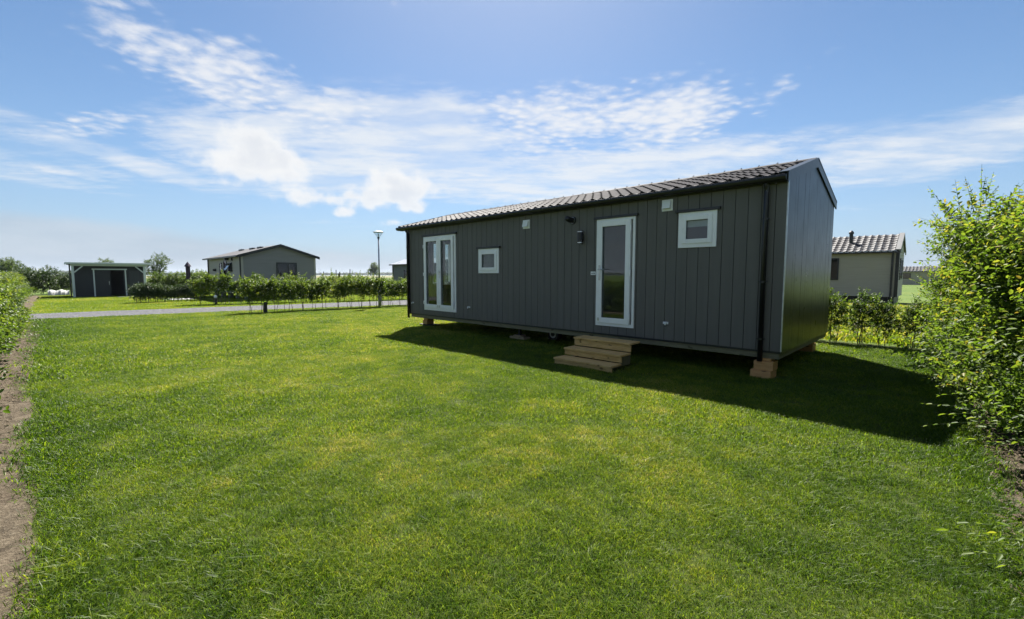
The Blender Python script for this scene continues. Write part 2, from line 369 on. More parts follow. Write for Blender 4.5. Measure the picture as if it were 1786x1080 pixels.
def soil_mat():
    m, k, out = newmat('dry_soil'); b = k.n('ShaderNodeBsdfPrincipled'); k.l(b.outputs[0], out.inputs[0])
    p = k.n('ShaderNodeNewGeometry').outputs['Position']
    f = k.noise(p, 7, 8, .7); f2 = k.noise(p, 45, 4, .7); f3 = k.noise(p, 1.3, 3)
    c = k.ramp(f, [(.3, (.042, .033, .023)), (.55, (.115, .092, .064)), (.75, (.22, .18, .13))])
    c = k.mix(k.math('MULTIPLY', k.smooth(f2, .5, .7), .6), c, (.23, .195, .14))
    c = k.mix(k.math('MULTIPLY', k.smooth(f3, .5, .7), .4), c, (.07, .05, .035))
    k.l(c, b.inputs['Base Color']); b.inputs['Roughness'].default_value = .95; b.inputs['Specular IOR Level'].default_value = .1
    bp = k.n('ShaderNodeBump'); bp.inputs['Strength'].default_value = .9; bp.inputs['Distance'].default_value = .03
    k.l(f2, bp.inputs['Height']); k.l(bp.outputs[0], b.inputs['Normal']); return m
M['gravel'] = gravel_mat(); M['soil'] = soil_mat()
def wob(t, s=1.0, seed=0): return s*(math.sin(t*1.3+seed)*.5 + math.sin(t*3.1+seed*2.3)*.3 + math.sin(t*7.7+seed*1.7)*.2)
NEAR = [(-60, -17.8), (-20, -13.1), (-8.6, -11.55), (-1, -10.45), (5.5, -9.05), (12, -8.2), (40, -5), (90, 0)]     # y -> x of the near road edge
FAR = [(-60, -21.5), (-20, -16.6), (-8.6, -15.05), (-1, -14.05), (5.5, -13.0), (12, -12.3), (40, -9.5), (90, -5)]
def interp(tab, y): return float(np.interp(y, [a for a, b in tab], [b for a, b in tab]))
def strip_sheet(name, mat, z, ys, fa, fb, nx=6, bumps=0, seed=0):
    V = []; F = []
    for i, y in enumerate(ys):
        a, b = fa(y), fb(y)
        for j in range(nx+1):
            t = j/nx; V.append((a+(b-a)*t, y, z + bumps*float(rng.random())*(0 if j in (0, nx) else 1)))
    for i in range(len(ys)-1):
        for j in range(nx):
            q = i*(nx+1)+j; F.append((q, q+1, q+nx+2, q+nx+1))
    mb = MB(); mb.add(V, F); return mb.build(name, mat, smooth=True)
ys = list(np.arange(-60, 90, .5))
tag(strip_sheet('gravel_road', M['gravel'], .012, ys, lambda y: interp(FAR, y)+wob(y, .14), lambda y: interp(NEAR, y)+wob(y, .16, 2), 8, .03),
    'grey gravel lane crossing behind the lawn', 'road', kind='structure')
def bed(name, label, x0, x1, ya, yb, along='x', n=240, w=10, amp=.05):
    V = []; F = []
    for i in range(n+1):
        t = x0+(x1-x0)*i/n
        a, b = ya(t), yb(t)
        for j in range(w+1):
            s_ = j/w; q = a+(b-a)*s_
            z = .008 + (amp*(.25+float(rng.random())) * min(1, 4*s_, 4*(1-s_)))
            V.append((t, q, z) if along == 'x' else (q, t, z))
    for i in range(n):
        for j in range(w):
            q = i*(w+1)+j; F.append((q, q+1, q+w+2, q+w+1))
    mb = MB(); mb.add(V, F)
    return tag(mb.build(name, M['soil'], smooth=True), label, 'soil bed', kind='structure')
LXY = ([-11, 1.2, 6.2, 9, 13], [-8.22, -8.02, -7.88, -7.76, -7.66])
LEDGE = lambda x: float(np.interp(x, *LXY)) + wob(x*1.4, .05, 1)          # lawn edge on the left side
REDGE = lambda y: 12.12 - .07*y - .006*y*y*0 + wob(y*1.7, .05, 4)   # lawn edge on the right side
bed('soil_bed', 'bare brown soil strip along the left hedge', -10.6, 13.5, lambda x: -10.0, LEDGE, 'x', 420, 22)
bed('soil_bed', 'bare brown soil strip under the right hedge', -7.5, 5.5, REDGE, lambda y: 14.2, 'y', 260, 22)
bed('soil_bed', 'soil strip along the hedge beyond the gravel lane', -38, -15.6, lambda x: -10.9, lambda x: -8.62+wob(x, .06), 'x', 200, 10)
mb = MB(); mb.box(-25.2, -23.5, -2.6, -1.3, -.05, .035); tag(mb.build('patio', M['pave'], bevel=.01), 'pale paved terrace behind the low dark hedge', 'terrace', kind='structure')
mb = MB(); mb.box(-32.4, -31.0, -4.6, -3.1, -.05, .03); tag(mb.build('path', M['pave']), 'small pale paving slab in front of the shed door', 'paving', kind='structure')

mb = MB(); V = []; yy = list(np.arange(-9.0, 5.6, .5))
for y in yy: V += [(interp(NEAR, y)+.05, y, .004), (13.6, y, .004)]
mb.add(V, [(2*i, 2*i+1, 2*i+3, 2*i+2) for i in range(len(yy)-1)])
tag(mb.build('lawn', M['lawn']), 'earth and thatch under the mown lawn', 'lawn', kind='structure')
# ------------------------------------------------------------------ grass
def grass_mat():
    m, k, out = newmat('lawn_grass')
    ti = k.n('ShaderNodeAttribute', attribute_name='tint', attribute_type='INSTANCER').outputs['Fac']
    bl = k.n('ShaderNodeAttribute', attribute_name='blade').outputs['Fac']
    f = k.math('ADD', ti, k.math('MULTIPLY', k.math('SUBTRACT', bl, .5), .75), clamp=True)
    c = k.ramp(f, [(0, (.030, .064, .008)), (.3, (.072, .126, .011)), (.55, (.130, .186, .015)), (.78, (.196, .228, .024)), (.93, (.29, .26, .06)), (1, (.38, .31, .14))])
    b = k.n('ShaderNodeBsdfPrincipled'); k.l(c, b.inputs['Base Color']); b.inputs['Roughness'].default_value = .45; b.inputs['Specular IOR Level'].default_value = .24
    tl = k.n('ShaderNodeBsdfTranslucent'); k.l(k.mix(1.0, c, (2.0, 2.0, .8), 'MULTIPLY'), tl.inputs[0])
    mx = k.n('ShaderNodeMixShader'); mx.inputs[0].default_value = .45
    k.l(b.outputs[0], mx.inputs[1]); k.l(tl.outputs[0], mx.inputs[2]); k.l(mx.outputs[0], out.inputs[0]); return m
M['grass'] = grass_mat()
def clump(nb, rad, hmin, hmax, wid, lean=.5):
    r = rad*np.sqrt(rng.random(nb)); a = rng.random(nb)*6.283
    base = np.stack([r*np.cos(a), r*np.sin(a), np.zeros(nb)], 1)
    h = hmin+(hmax-hmin)*rng.random(nb)**1.3; fa = rng.random(nb)*6.283; la = rng.random(nb)*6.283
    ln = lean*h*(.25+rng.random(nb))
    wd = np.stack([np.cos(fa), np.sin(fa), np.zeros(nb)], 1)*(wid*(.6+.8*rng.random(nb))/2)[:, None]
    ld = np.stack([np.cos(la)*ln, np.sin(la)*ln, np.zeros(nb)], 1)
    up = np.array([0, 0, 1.])
    mid = base+ld*.35+up*(h*.6)[:, None]; tip = base+ld*1.25+up*(h*np.clip(1.0-.25*ln/h, .4, 1))[:, None]
    V = np.stack([base-wd, base+wd, mid+wd*.8, mid-wd*.8, tip+wd*.12, tip-wd*.12], 1).reshape(-1, 3)
    i = np.arange(nb)[:, None]*6
    F = np.concatenate([i+np.array([0, 1, 2, 3]), i+np.array([3, 2, 4, 5])])
    return V, F, np.repeat(rng.random(nb), 6)
def lod(tagname, nvar, *a):
    res = []
    for i in range(nvar):
        V, F, b = clump(*a)
        res.append(bpy.data.objects.new('grass_clump', np_mesh('grass_clump', V, F, M['grass'], {'blade': b})))
    return res
def vnoise(x, y, s, seed):
    r = np.random.default_rng(seed); tab = r.random((64, 64))
    u = x*s; v = y*s; i = np.floor(u).astype(int); j = np.floor(v).astype(int); fu = u-i; fv = v-j
    fu = fu*fu*(3-2*fu); fv = fv*fv*(3-2*fv); g = lambda a, b: tab[a % 64, b % 64]
    return (g(i, j)*(1-fu)+g(i+1, j)*fu)*(1-fv)+(g(i, j+1)*(1-fu)+g(i+1, j+1)*fu)*fv
def in_view(x, y, m=2.2, half=54):
    dx = x-CAM[0]; dy = y-CAM[1]; f = dx*FW[0]+dy*FW[1]; r = dx*RT[0]+dy*RT[1]
    return np.abs(r) < (f+m)*math.tan(R(half)) + .4
def scatter(x0, x1, y0, y1, dmin, dmax, dens, keep):
    n = int((x1-x0)*(y1-y0)*dens); x = x0+(x1-x0)*rng.random(n); y = y0+(y1-y0)*rng.random(n)
    d = np.hypot(x-CAM[0], y-CAM[1]); k = (d >= dmin) & (d < dmax) & in_view(x, y) & keep(x, y)
    return x[k], y[k]
def grass_object(name, label, pts, clumps, smin, smax, tintf, sfun=None):
    x, y = pts; n = len(x)
    me = bpy.data.meshes.new(name); me.vertices.add(n)
    me.vertices.foreach_set('co', np.stack([x, y, np.full(n, .0)], 1).astype(np.float32).ravel())
    tint = np.clip(tintf(x, y), 0, 1); s = (smin+(smax-smin)*rng.random(n))*(.82+.40*vnoise(x, y, 6.0, 41))*(.8+.4*vnoise(x, y, 1.6, 42))
    if sfun is not None: s = s*sfun(x, y)
    for an, av in (('tint', tint), ('gs', s), ('gr', rng.random(n)*6.283)):
        a = me.attributes.new(an, 'FLOAT', 'POINT'); a.data.foreach_set('value', av.astype(np.float32))
    a = me.attributes.new('gi', 'INT', 'POINT'); a.data.foreach_set('value', rng.integers(0, len(clumps), n).astype(np.int32))
    me.materials.append(M['grass'])
    o = link(name, me); tag(o, label, 'grass', kind='stuff')
    t = bpy.data.node_groups.new(name+'_nodes', 'GeometryNodeTree')
    t.interface.new_socket('Geometry', in_out='INPUT', socket_type='NodeSocketGeometry')
    t.interface.new_socket('Geometry', in_out='OUTPUT', socket_type='NodeSocketGeometry')
    k = NT(t); gi = k.n('NodeGroupInput'); go = k.n('NodeGroupOutput'); iop = k.n('GeometryNodeInstanceOnPoints')
    jn = k.n('GeometryNodeJoinGeometry')
    for c in reversed(clumps):
        oi = k.n('GeometryNodeObjectInfo'); oi.inputs['Object'].default_value = c; oi.inputs['As Instance'].default_value = True
        k.l(oi.outputs['Geometry'], jn.inputs[0])
    def attr(nm, dt):
        a = k.n('GeometryNodeInputNamedAttribute', data_type=dt); a.inputs['Name'].default_value = nm; return a.outputs['Attribute']
    k.l(gi.outputs[0], iop.inputs['Points']); k.l(jn.outputs[0], iop.inputs['Instance'])
    iop.inputs['Pick Instance'].default_value = True; k.l(attr('gi', 'INT'), iop.inputs['Instance Index'])
    cr = k.n('ShaderNodeCombineXYZ'); k.l(attr('gr', 'FLOAT'), cr.inputs[2]); k.l(cr.outputs[0], iop.inputs['Rotation'])
    k.l(attr('gs', 'FLOAT'), iop.inputs['Scale']); k.l(iop.outputs[0], go.inputs[0])
    md = o.modifiers.new('blades', 'NODES'); md.node_group = t
    return o
def lawn_tint(x, y):
    n1 = vnoise(x, y, .55, 1); n2 = vnoise(x, y, 1.7, 2); n3 = vnoise(x, y, 5.0, 3); n4 = vnoise(x, y, .22, 4)
    n5 = vnoise(x, y, 11.0, 6)
    t = .47+.22*(n1-.5)+.24*(n2-.5)+.26*(n3-.5)+.24*(n4-.5)+.30*(n5-.5)
    edge = np.minimum(y+8.0, 12.1-.07*y-x)                # lusher towards the beds; lens vignetting painted into the tint there and near camera
    t -= .30*np.clip(1-edge/2.4, 0, 1)**1.3 + .07*np.clip((3.6-np.hypot(x-CAM[0], y-CAM[1]))/2, 0, 1)
    t += .12*np.clip((vnoise(x, y, 1.9, 9)*.6+vnoise(x, y, 4.7, 10)*.4-.60)/.15, 0, 1)
    return t
def lawn_keep(x, y):
    e = rng.normal(0, .035, len(x))
    ok = (y > np.interp(x, *LXY)+.02+.05*np.sin(x*1.8)+e) & (x < 12.12-.07*y+.05*np.sin(y*2.3)+e) & (y < 5.0+e)
    near = np.interp(y, [a for a, b in NEAR], [b for a, b in NEAR])
    ok &= x > near+.10+e*2
    ok &= ~((x > 6.86) & (x < 8.12) & (y > -1.36) & (y < -.4))
    ok &= ~((x > 9.76) & (x < 10.12) & (y > -.06) & (y < .3))
    bare = vnoise(x, y, 3.1, 21)*.6+vnoise(x, y, 7.3, 22)*.4
    return ok & (bare < .95)
g1 = lod('near', 7, 46, .062, .014, .046, .0026, .9)
g2 = lod('mid', 6, 44, .095, .016, .048, .0042, .9)
g3 = lod('far', 6, 44, .17, .018, .052, .0075, .9)
g4 = lod('rough', 5, 40, .30, .03, .09, .014, .8)
lx = (-11.5, 12.8, -8.2, 5.3)
edge_s = lambda x, y: 1+.55*np.clip(1-np.minimum(y-np.interp(x, *LXY), 12.08-.07*y-x)/.35, 0, 1)
grass_object('lawn_grass', 'short mown lawn grass nearest the camera', scatter(*lx, .9, 4.6, 620, lawn_keep), g1, .8, 1.25, lawn_tint, edge_s)
grass_object('lawn_grass', 'mown lawn grass in front of the dark house', scatter(*lx, 4.6, 9.5, 300, lawn_keep), g2, .8, 1.2, lawn_tint, edge_s)
grass_object('lawn_grass', 'mown lawn grass towards the gravel lane', scatter(*lx, 9.5, 26, 120, lawn_keep), g3, .8, 1.2, lawn_tint, edge_s)
def far_keep(x, y):
    far = np.interp(y, [a for a, b in FAR], [b for a, b in FAR]); e = rng.normal(0, .06, len(x))
    return (x < far-.12+e) & (y > -8.6+e) & ~((x > -27.6) & (x < -23.2) & (y > -3.0) & (y < -1.1)) & ~((x < -32.9) & (y > -7.1) & (y < -2.6))
grass_object('lawn_grass', 'mown lawn beyond the gravel lane in front of the shed', scatter(-38, -12.5, -8.7, 12, 5, 60, 34, far_keep), g4, .5, .85,
             lambda x, y: .50+.3*(vnoise(x, y, .7, 5)-.5)+.25*(vnoise(x, y, 2.1, 6)-.5))
grass_object('field_grass', 'taller bright grass behind the back hedge', scatter(-4, 22, 6.0, 22, 5, 40, 30, lambda x, y: x < 30), g4, 1.2, 2.6,
             lambda x, y: .58+.3*(vnoise(x, y, .7, 7)-.5)+.25*(vnoise(x, y, 2.1, 8)-.5))
grass_object('field_grass', 'tall meadow grass beyond the lane behind the road hedge', scatter(-48, -9, 12, 50, 5, 75, 9, lambda x, y: (x < np.interp(y, [a for a, b in FAR], [b for a, b in FAR])-.2) & ~((x > -37.5) & (y > 21) & (y < 25.5))), g4, 1.2, 2.8,
             lambda x, y: .5+.3*(vnoise(x, y, .4, 7)-.5)+.25*(vnoise(x, y, 1.1, 8)-.5))
# clods and chips on the bare soil: uncountable
def clods(n, fx, fy, label):
    x, y = fx(n), fy(n); s = .006+.022*rng.random(n)**2.5
    base = np.array([(1,0,0),(-.5,.87,0),(-.5,-.87,0),(.1,.1,.9)])
    a = rng.random(n)*6.283; ca, sa = np.cos(a), np.sin(a); st = .6+1.2*rng.random(n)
    B = base[None]*s[:, None, None]; B = B*np.stack([st, np.ones(n), np.ones(n)*.7], 1)[:, None, :]
    V = np.stack([B[..., 0]*ca[:, None]-B[..., 1]*sa[:, None]+x[:, None], B[..., 0]*sa[:, None]+B[..., 1]*ca[:, None]+y[:, None], B[..., 2]+.028], -1).reshape(-1, 3)
    i = np.arange(n)[:, None]*4
    F = np.concatenate([i+np.array(q) for q in ((0,1,3),(1,2,3),(2,0,3))])
    tag(link('soil_crumbs', np_mesh('soil_crumbs', V, F, M['soil'])), label, 'soil crumbs', kind='stuff')
clods(9000, lambda n: 10.5-17*rng.random(n), lambda n: -8.03-1.1*rng.random(n), 'crumbs and chips of earth on the left soil strip')
clods(7000, lambda n: 12.25+1.3*rng.random(n), lambda n: -6.5+9*rng.random(n), 'crumbs and chips of earth on the right soil strip')

# ------------------------------------------------------------------ foliage
def norm(a): return a/np.maximum(np.linalg.norm(a, axis=-1, keepdims=True), 1e-9)
def leaves_mesh(name, P, D, UP, L, ratio, mat, tint, twigs=None, fold=.25):
    """6-vertex folded leaves"""
    n = len(P); D = norm(D); Sd = norm(np.cross(D, UP)); N = np.cross(Sd, D); L = L[:, None]; W = L*ratio
    curl = -.18*L
    vs = [P, P+D*L*.32+Sd*W*.42+N*fold*W*.5, P+D*L*.72+Sd*W*.34+N*fold*W*.5+N*curl*.3, P+D*L+N*curl, P+D*L*.72-Sd*W*.34+N*fold*W*.5+N*curl*.3, P+D*L*.32-Sd*W*.42+N*fold*W*.5]
    V = np.stack(vs, 1).reshape(-1, 3); i = np.arange(n)[:, None]*6
    F = np.concatenate([i+np.array([0, 1, 2, 3]), i+np.array([0, 3, 4, 5])]); T = np.repeat(tint, 6)
    if twigs is not None:
        A, B, r = twigs; m = len(A); d = norm(B-A); a = norm(np.cross(d, np.array([.31, .77, .55]))); b = np.cross(d, a); o0 = len(V); W_ = []
        for q, rr in ((A, r), (B, r*.45)):
            for t in (0, 2.094, 4.189): W_.append(q+(a*math.cos(t)+b*math.sin(t))*rr[:, None])
        V = np.concatenate([V, np.stack(W_, 1).reshape(-1, 3)]); j = o0+np.arange(m)[:, None]*6
        F = np.concatenate([F]+[j+np.array(q) for q in ((0,1,4,3),(1,2,5,4),(2,0,3,5))]); T = np.concatenate([T, np.full(m*6, .02)])
    return np_mesh(name, V, F, mat, {'tint': T}, smooth=True)
def crown_points(n, lobes, shell=.55):
    """points in a union of lobes (cx,cy,cz,rx,ry,rz), denser to the outside"""
    lb = np.array(lobes); w = lb[:, 3]*lb[:, 4]*lb[:, 5]; idx = rng.choice(len(lb), n, p=w/w.sum())
    d = norm(rng.normal(size=(n, 3))); r = (shell+(1-shell)*rng.random(n)**.7)*(1+.12*rng.normal(size=n))
    P = lb[idx, :3]+d*r[:, None]*lb[idx, 3:]
    return P, d, idx
def shrub_mesh(name, lobes, ntw, per, leaf, mat, ratio=.55, tl=(.16, .34), up=.55, tint0=.40, shoots=0, low=0, zmin=.12, twr=.0028):
    P, d, idx = crown_points(ntw, lobes)
    dirs = norm(d*.75+np.array([0, 0, up])+rng.normal(size=(ntw, 3))*.35)
    ln = tl[0]+(tl[1]-tl[0])*rng.random(ntw)
    lb = np.array(lobes); top = (lb[:, 2]+lb[:, 5]).max(); cx, cy = lb[:, 0].mean(), lb[:, 1].mean()
    if shoots:                                             # long upright shoots that break the outline
        q = rng.choice(ntw, shoots); q = q[P[q, 2] > top*.55]
        P = np.concatenate([P, P[q]]); dirs = np.concatenate([dirs, norm(d[q]*.5+np.array([0, 0, .9])+rng.normal(size=(len(q), 3))*.25)]); ln = np.concatenate([ln, (.2+.28*rng.random(len(q)))])
    if low:
        a = rng.random(low)*6.283; rr = lb[:, 3].max()*.55
        p = np.stack([cx+rr*np.cos(a), cy+rr*np.sin(a), .15+.45*rng.random(low)], 1)
        P = np.concatenate([P, p]); dirs = np.concatenate([dirs, norm(np.stack([np.cos(a), np.sin(a), .25*rng.normal(size=low)+.15], 1))]); ln = np.concatenate([ln, .35+.4*rng.random(low)])
    k = P[:, 2] > zmin; P, dirs, ln = P[k], dirs[k], ln[k]; m = len(P)
    clumpt = vnoise(P[:, 0]+7, P[:, 1]*.7+P[:, 2]+3, 3.2, 33)
    nper = np.maximum(3, (per*ln/np.mean(tl)).astype(int)); ti = np.repeat(np.arange(m), nper)
    first = np.cumsum(nper)-nper; kk = np.arange(len(ti))-first[ti]; t = (kk+.4)/nper[ti]
    ref = norm(rng.normal(size=(m, 3)))
    side = norm(np.cross(dirs, ref))[ti]*np.where(kk % 2 == 0, 1, -1)[:, None]
    sag = np.stack([np.zeros(len(ti)), np.zeros(len(ti)), -.10*t*t], 1)*ln[ti][:, None]
    LP = P[ti]+dirs[ti]*(ln[ti]*t)[:, None]+sag
    D = dirs[ti]*.55+side*.85+rng.normal(size=side.shape)*.28+np.array([0, 0, -.1])
    UP = norm(np.array([0, 0, 1.])+rng.normal(size=side.shape)*.55)
    L = leaf*(.65+.6*rng.random(len(ti)))*(1-.35*t**3)
    # tint: young tips paler and yellower
    tn = tint0+.42*(clumpt[ti]-.5)+.22*t+.16*(P[ti][:, 2]/top-.5)+.13*rng.normal(size=len(ti))
    tw = (P-dirs*(.06), P+dirs*ln[:, None], np.full(m, twr))
    return leaves_mesh(name, LP, D, UP, L, ratio, mat, np.clip(tn, 0, 1), tw)
def stem_mesh(x, y, h, r, lean, mat=None, taper=.45, segs=5):
    mb = MB(); pts = []
    ax, ay = x, y
    for i in range(segs+1):
        t = i/segs; pts.append((ax+lean[0]*t+random.gauss(0, .012)*(i > 0), ay+lean[1]*t+random.gauss(0, .012)*(i > 0), -.03+(h+.03)*t))
    mb.tube(pts, [r*(1-(1-taper)*i/segs) for i in range(segs+1)], 6)
    me = bpy.data.meshes.new('stem'); me.from_pydata(mb.v, [], mb.f); me.update(); me.materials.append(mat or M['bark'])
    me.polygons.foreach_set('use_smooth', [True]*len(me.polygons)); return me
class ShrubKind:
    def __init__(s, name, foliage, stems): s.name, s.foliage, s.stems = name, foliage, stems
    def place(s, x, y, rz, sc_, label, cat, group, sz=None):
        o = empty(s.name, (x, y, 0), rz, label, cat, group); o.scale = (sc_, sc_, sz or sc_)
        link('foliage', s.foliage, o)
        for m in s.stems: link('stem', m, o)
        return o
def lobes_rand(n, rx, ry, z0, z1, rr):
    out = []
    for i in range(n):
        f = (i+.5)/n; z = z0+(z1-z0)*f; out.append((random.uniform(-rx, rx)*(1-.35*f), random.uniform(-ry, ry)*(1-.35*f), z, rr*random.uniform(.8, 1.2), rr*random.uniform(.8, 1.2), rr*random.uniform(.7, 1.05)))
    return out
# big right hedge
RK = []
for v in range(4):
    lb = [(0, 0, .85, .52, .56, .75), (0, 0, 1.55, .46, .50, .65)] + lobes_rand(13, .72, .62, .35, 2.25, .34)
    RK.append(ShrubKind('tall_shrub', shrub_mesh('foliage', lb, 2200, 9, .056, M['leaf_hawthorn'], .62, (.13, .34), .5, .42, 420, 30, .06),
              [stem_mesh(random.uniform(-.12, .12), random.uniform(-.12, .12), 1.5, .022, (random.uniform(-.35, .35), random.uniform(-.35, .35))) for _ in range(5)]))
RH = []
ry_ = [-6.3, -5.35, -4.45, -3.55, -2.7, -1.85, -1.0, -.15, .7, 1.55, 2.4, 3.25, 4.1, 4.95]
for i, y in enumerate(ry_):
    x = (12.68-.04*y if y > -1.2 else 12.80-.32*(y+1.2)) + random.uniform(-.06, .06); s = [.95, .95, .93, .95, .93, .95, .90, 1.0, .90, 1.0, .90, 1.0, .95, .86][i]
    o = RK[i % 4].place(x, y, random.uniform(0, 6.28), 1.0, 'tall bushy shrub in the dense green hedge at the right edge', 'shrub', 'tall shrubs of the right hedge', s); RH.append(o)
# low sprays arching out of the right hedge over the soil strip
def on_z(px, py, z):
    th = R(4.411); a = (px-893)/775.2; b = (540-py)/775.2; f = math.cos(th)+b*math.sin(th); t = (z-1.6)/(b*math.cos(th)-math.sin(th))
    return np.array([CAM[0]+t*(f*FW[0]+a*RT[0]), CAM[1]+t*(f*FW[1]+a*RT[1]), z])
def spray(host, tips, root, leaf):
  for tip_ in tips: branch(host, [tip_], root, leaf)
def branch(host, tips, root, leaf):
    P = []; D = []; L = []; A = []; B = []; T = []; rd = []
    for tip in tips:
        r0_ = root+rng.normal(size=3)*[.10, .10, .05]; c = (r0_+tip)/2+np.array([0, 0, .16])
        pts = [r0_*(1-t)**2+2*c*t*(1-t)+tip*t*t for t in np.linspace(0, 1, 8)]
        for q in range(7): A.append(pts[q]); B.append(pts[q+1]); rd.append(.0045*(1-q/9))
        n = 15
        for j in range(n):
            t = .25+.75*j/(n-1); p = r0_*(1-t)**2+2*c*t*(1-t)+tip*t*t; d = norm(2*(1-t)*(c-r0_)+2*t*(tip-c)); sd_ = norm(np.cross(d, [0, 0, 1.]))*(1 if j % 2 else -1)
            P.append(p); D.append(d*.75+sd_*.8+rng.normal(size=3)*.22 if j < n-1 else d); L.append(leaf*rng.uniform(.6, 1.2)*(1-.35*t)); T.append(.35+.35*t+rng.normal()*.1)
    n = len(P); me = leaves_mesh('branch', np.array(P), np.array(D), norm(np.array([0, 0, 1.])+rng.normal(size=(n, 3))*.4), np.array(L), .46, M['leaf_hawthorn'], np.clip(T, 0, 1), (np.array(A), np.array(B), np.array(rd)))
    o = link('branch', me); o.parent = host; o.matrix_parent_inverse = (Matrix.Translation(host.location) @ host.rotation_euler.to_matrix().to_4x4() @ Matrix.Diagonal((*host.scale, 1))).inverted(); return o
spray(RH[5], [on_z(1612, 704, .34), on_z(1618, 742, .26), on_z(1650, 722, .30), on_z(1690, 770, .20), on_z(1700, 728, .36)], np.array([13.0, -1.55, .22]), .085)
spray(RH[6], [on_z(1640, 690, .42), on_z(1625, 660, .50), on_z(1680, 700, .4), on_z(1720, 745, .3)], np.array([12.9, -.9, .3]), .075)
spray(RH[3], [on_z(1655, 925, .13), on_z(1690, 912, .20), on_z(1700, 965, .08), on_z(1745, 930, .2), on_z(1760, 985, .08)], np.array([13.05, -4.15, .12]), .085)
# left hedge near
LK = []
for v in range(3):
    lb = [(0, 0, .62, .48, .52, .52)] + lobes_rand(8, .34, .4, .30, 1.12, .34)
    LK.append(ShrubKind('hedge_shrub', shrub_mesh('foliage', lb, 620, 8, .075, M['leaf_beech'], .68, (.13, .26), .5, .52, 30, 16, .08),
              [stem_mesh(random.uniform(-.15, .15), random.uniform(-.15, .15), .8, .014, (random.uniform(-.2, .2), random.uniform(-.2, .2))) for _ in range(3)]))
xs = list(np.arange(9.0, -9.9, -.82))
for i, x in enumerate(xs):
    o = LK[i % 3].place(x, -9.02+random.uniform(-.05, .05), random.uniform(0, 6.28), 1, 'bright leafy shrub in the left hedge this side of the lane', 'shrub', 'hedge shrubs at the left edge of the lawn', random.uniform(.93, 1.03))
for i, x in enumerate(np.arange(-15.9, -38, -.95)):
    o = LK[i % 3].place(float(x), -9.95+random.uniform(-.06, .06), random.uniform(0, 6.28), 1.22, 'dense shrub in the left hedge beyond the gravel lane', 'shrub', 'hedge shrubs beyond the lane', 1.2*random.uniform(.95, 1.05))
# young hedge shrubs with bare stems
YK = []
for v in range(5):
    lb = [(0, 0, .85, .24, .26, .34)] + lobes_rand(7, .20, .22, .58, 1.20, .18)
    YK.append(ShrubKind('young_hedge_shrub', shrub_mesh('foliage', lb, 190, 8, .075, M['leaf_beech'], .66, (.10, .22), .5, .57, 22, 0, .42),
              [stem_mesh(dx, random.uniform(-.06, .06), .85, .011, (random.uniform(-.10, .10), random.uniform(-.10, .10))) for dx in (-.13+random.uniform(-.05, .05), .02, .15+random.uniform(-.04, .04))[:2+v % 2]]))
GK = []
for v in range(4):
    lb = [(0, 0, .75, .20, .22, .34)] + lobes_rand(6, .26, .26, .42, 1.22, .17)
    GK.append(ShrubKind('gappy_shrub', shrub_mesh('foliage', lb, 210, 8, .062, M['leaf_beech'], .62, (.12, .26), .6, .42, 26, 6, .14),
              [stem_mesh(dx, random.uniform(-.06, .06), .95, .012, (random.uniform(-.16, .16), random.uniform(-.12, .12))) for dx in (-.10, .03, .14)[:2+v % 2]]))
def yrow(pts, label, group, s0=1.0, kinds=YK, cat='shrub', jit=.06):
    for i, (x, y) in enumerate(pts):
        s = s0*random.uniform(.9, 1.1)
        kinds[random.randrange(len(kinds))].place(x+random.uniform(-jit, jit), y+random.uniform(-jit, jit), random.uniform(0, 6.28), s*random.uniform(.95, 1.05), label, cat, group, s*random.uniform(.93, 1.08))
def line(a, b, n): return [(a[0]+(b[0]-a[0])*i/(n-1), a[1]+(b[1]-a[1])*i/(n-1)) for i in range(n)]
yrow(line((-9.05, -2.1), (-8.4, 7.0), 18), 'young thin-stemmed shrub in the row along the near side of the lane', 'young shrubs on the near side of the lane', 1.04)
yrow(line((-16.9, -2.3), (-13.7, 8.2), 19), 'loose leafy shrub in the row beyond the lane before the grey cottage', 'loose shrubs beyond the lane', 1.12)
yrow(line((11.9, 5.35), (6.4, 5.35), 13), 'gappy young shrub in the row behind the dark house', 'young shrubs behind the dark house', .88, GK, jit=.1)
DK = []
for v in range(2):
    lb = [(0, 0, .48, .30, .30, .34)] + lobes_rand(5, .18, .18, .42, .66, .22)
    DK.append(ShrubKind('clipped_shrub', shrub_mesh('foliage', lb, 480, 8, .05, M['leaf_dark'], .6, (.08, .16), .5, .40, 0, 0, .12),
              [stem_mesh(dx, 0, .5, .016, (random.uniform(-.05, .05), 0)) for dx in (-.06, .07)]))
yrow(line((-21.3, -4.45), (-21.75, -1.25), 9), 'dark clipped shrub in the low hedge in front of the terrace', 'dark clipped shrubs by the terrace', 1.22, DK, jit=.03)
BK = []
for v in range(3):
    lb = [(0, 0, .9, .75, .75, .75)] + lobes_rand(7, .6, .6, .6, 1.6, .48)
    BK.append(ShrubKind('dense_bush', shrub_mesh('foliage', lb, 560, 8, .11, M['leaf_dark' if v == 0 else 'leaf_beech'], .6, (.2, .4), .5, .38, 20, 10, .08),
              [stem_mesh(0, 0, 1.0, .03, (.1, .1))]))
for i, (x, y, s, kd, lab) in enumerate([(-41, -9.6, 1.1, 0, 'dark bush left of the shed, nearest the left hedge'), (-41.5, -8.2, 1.15, 0, 'tallest dark bush behind the white sheeting'),
     (-41.8, -6.6, 1.08, 0, 'dark bush right behind the white sheeting beside the shed'), (-42.5, -5.0, 1.0, 1, 'lighter bush tucked behind the left side of the shed')]):
    BK[kd].place(x, y, random.uniform(0, 6), s, lab, 'bush', 'bushes behind the shed')
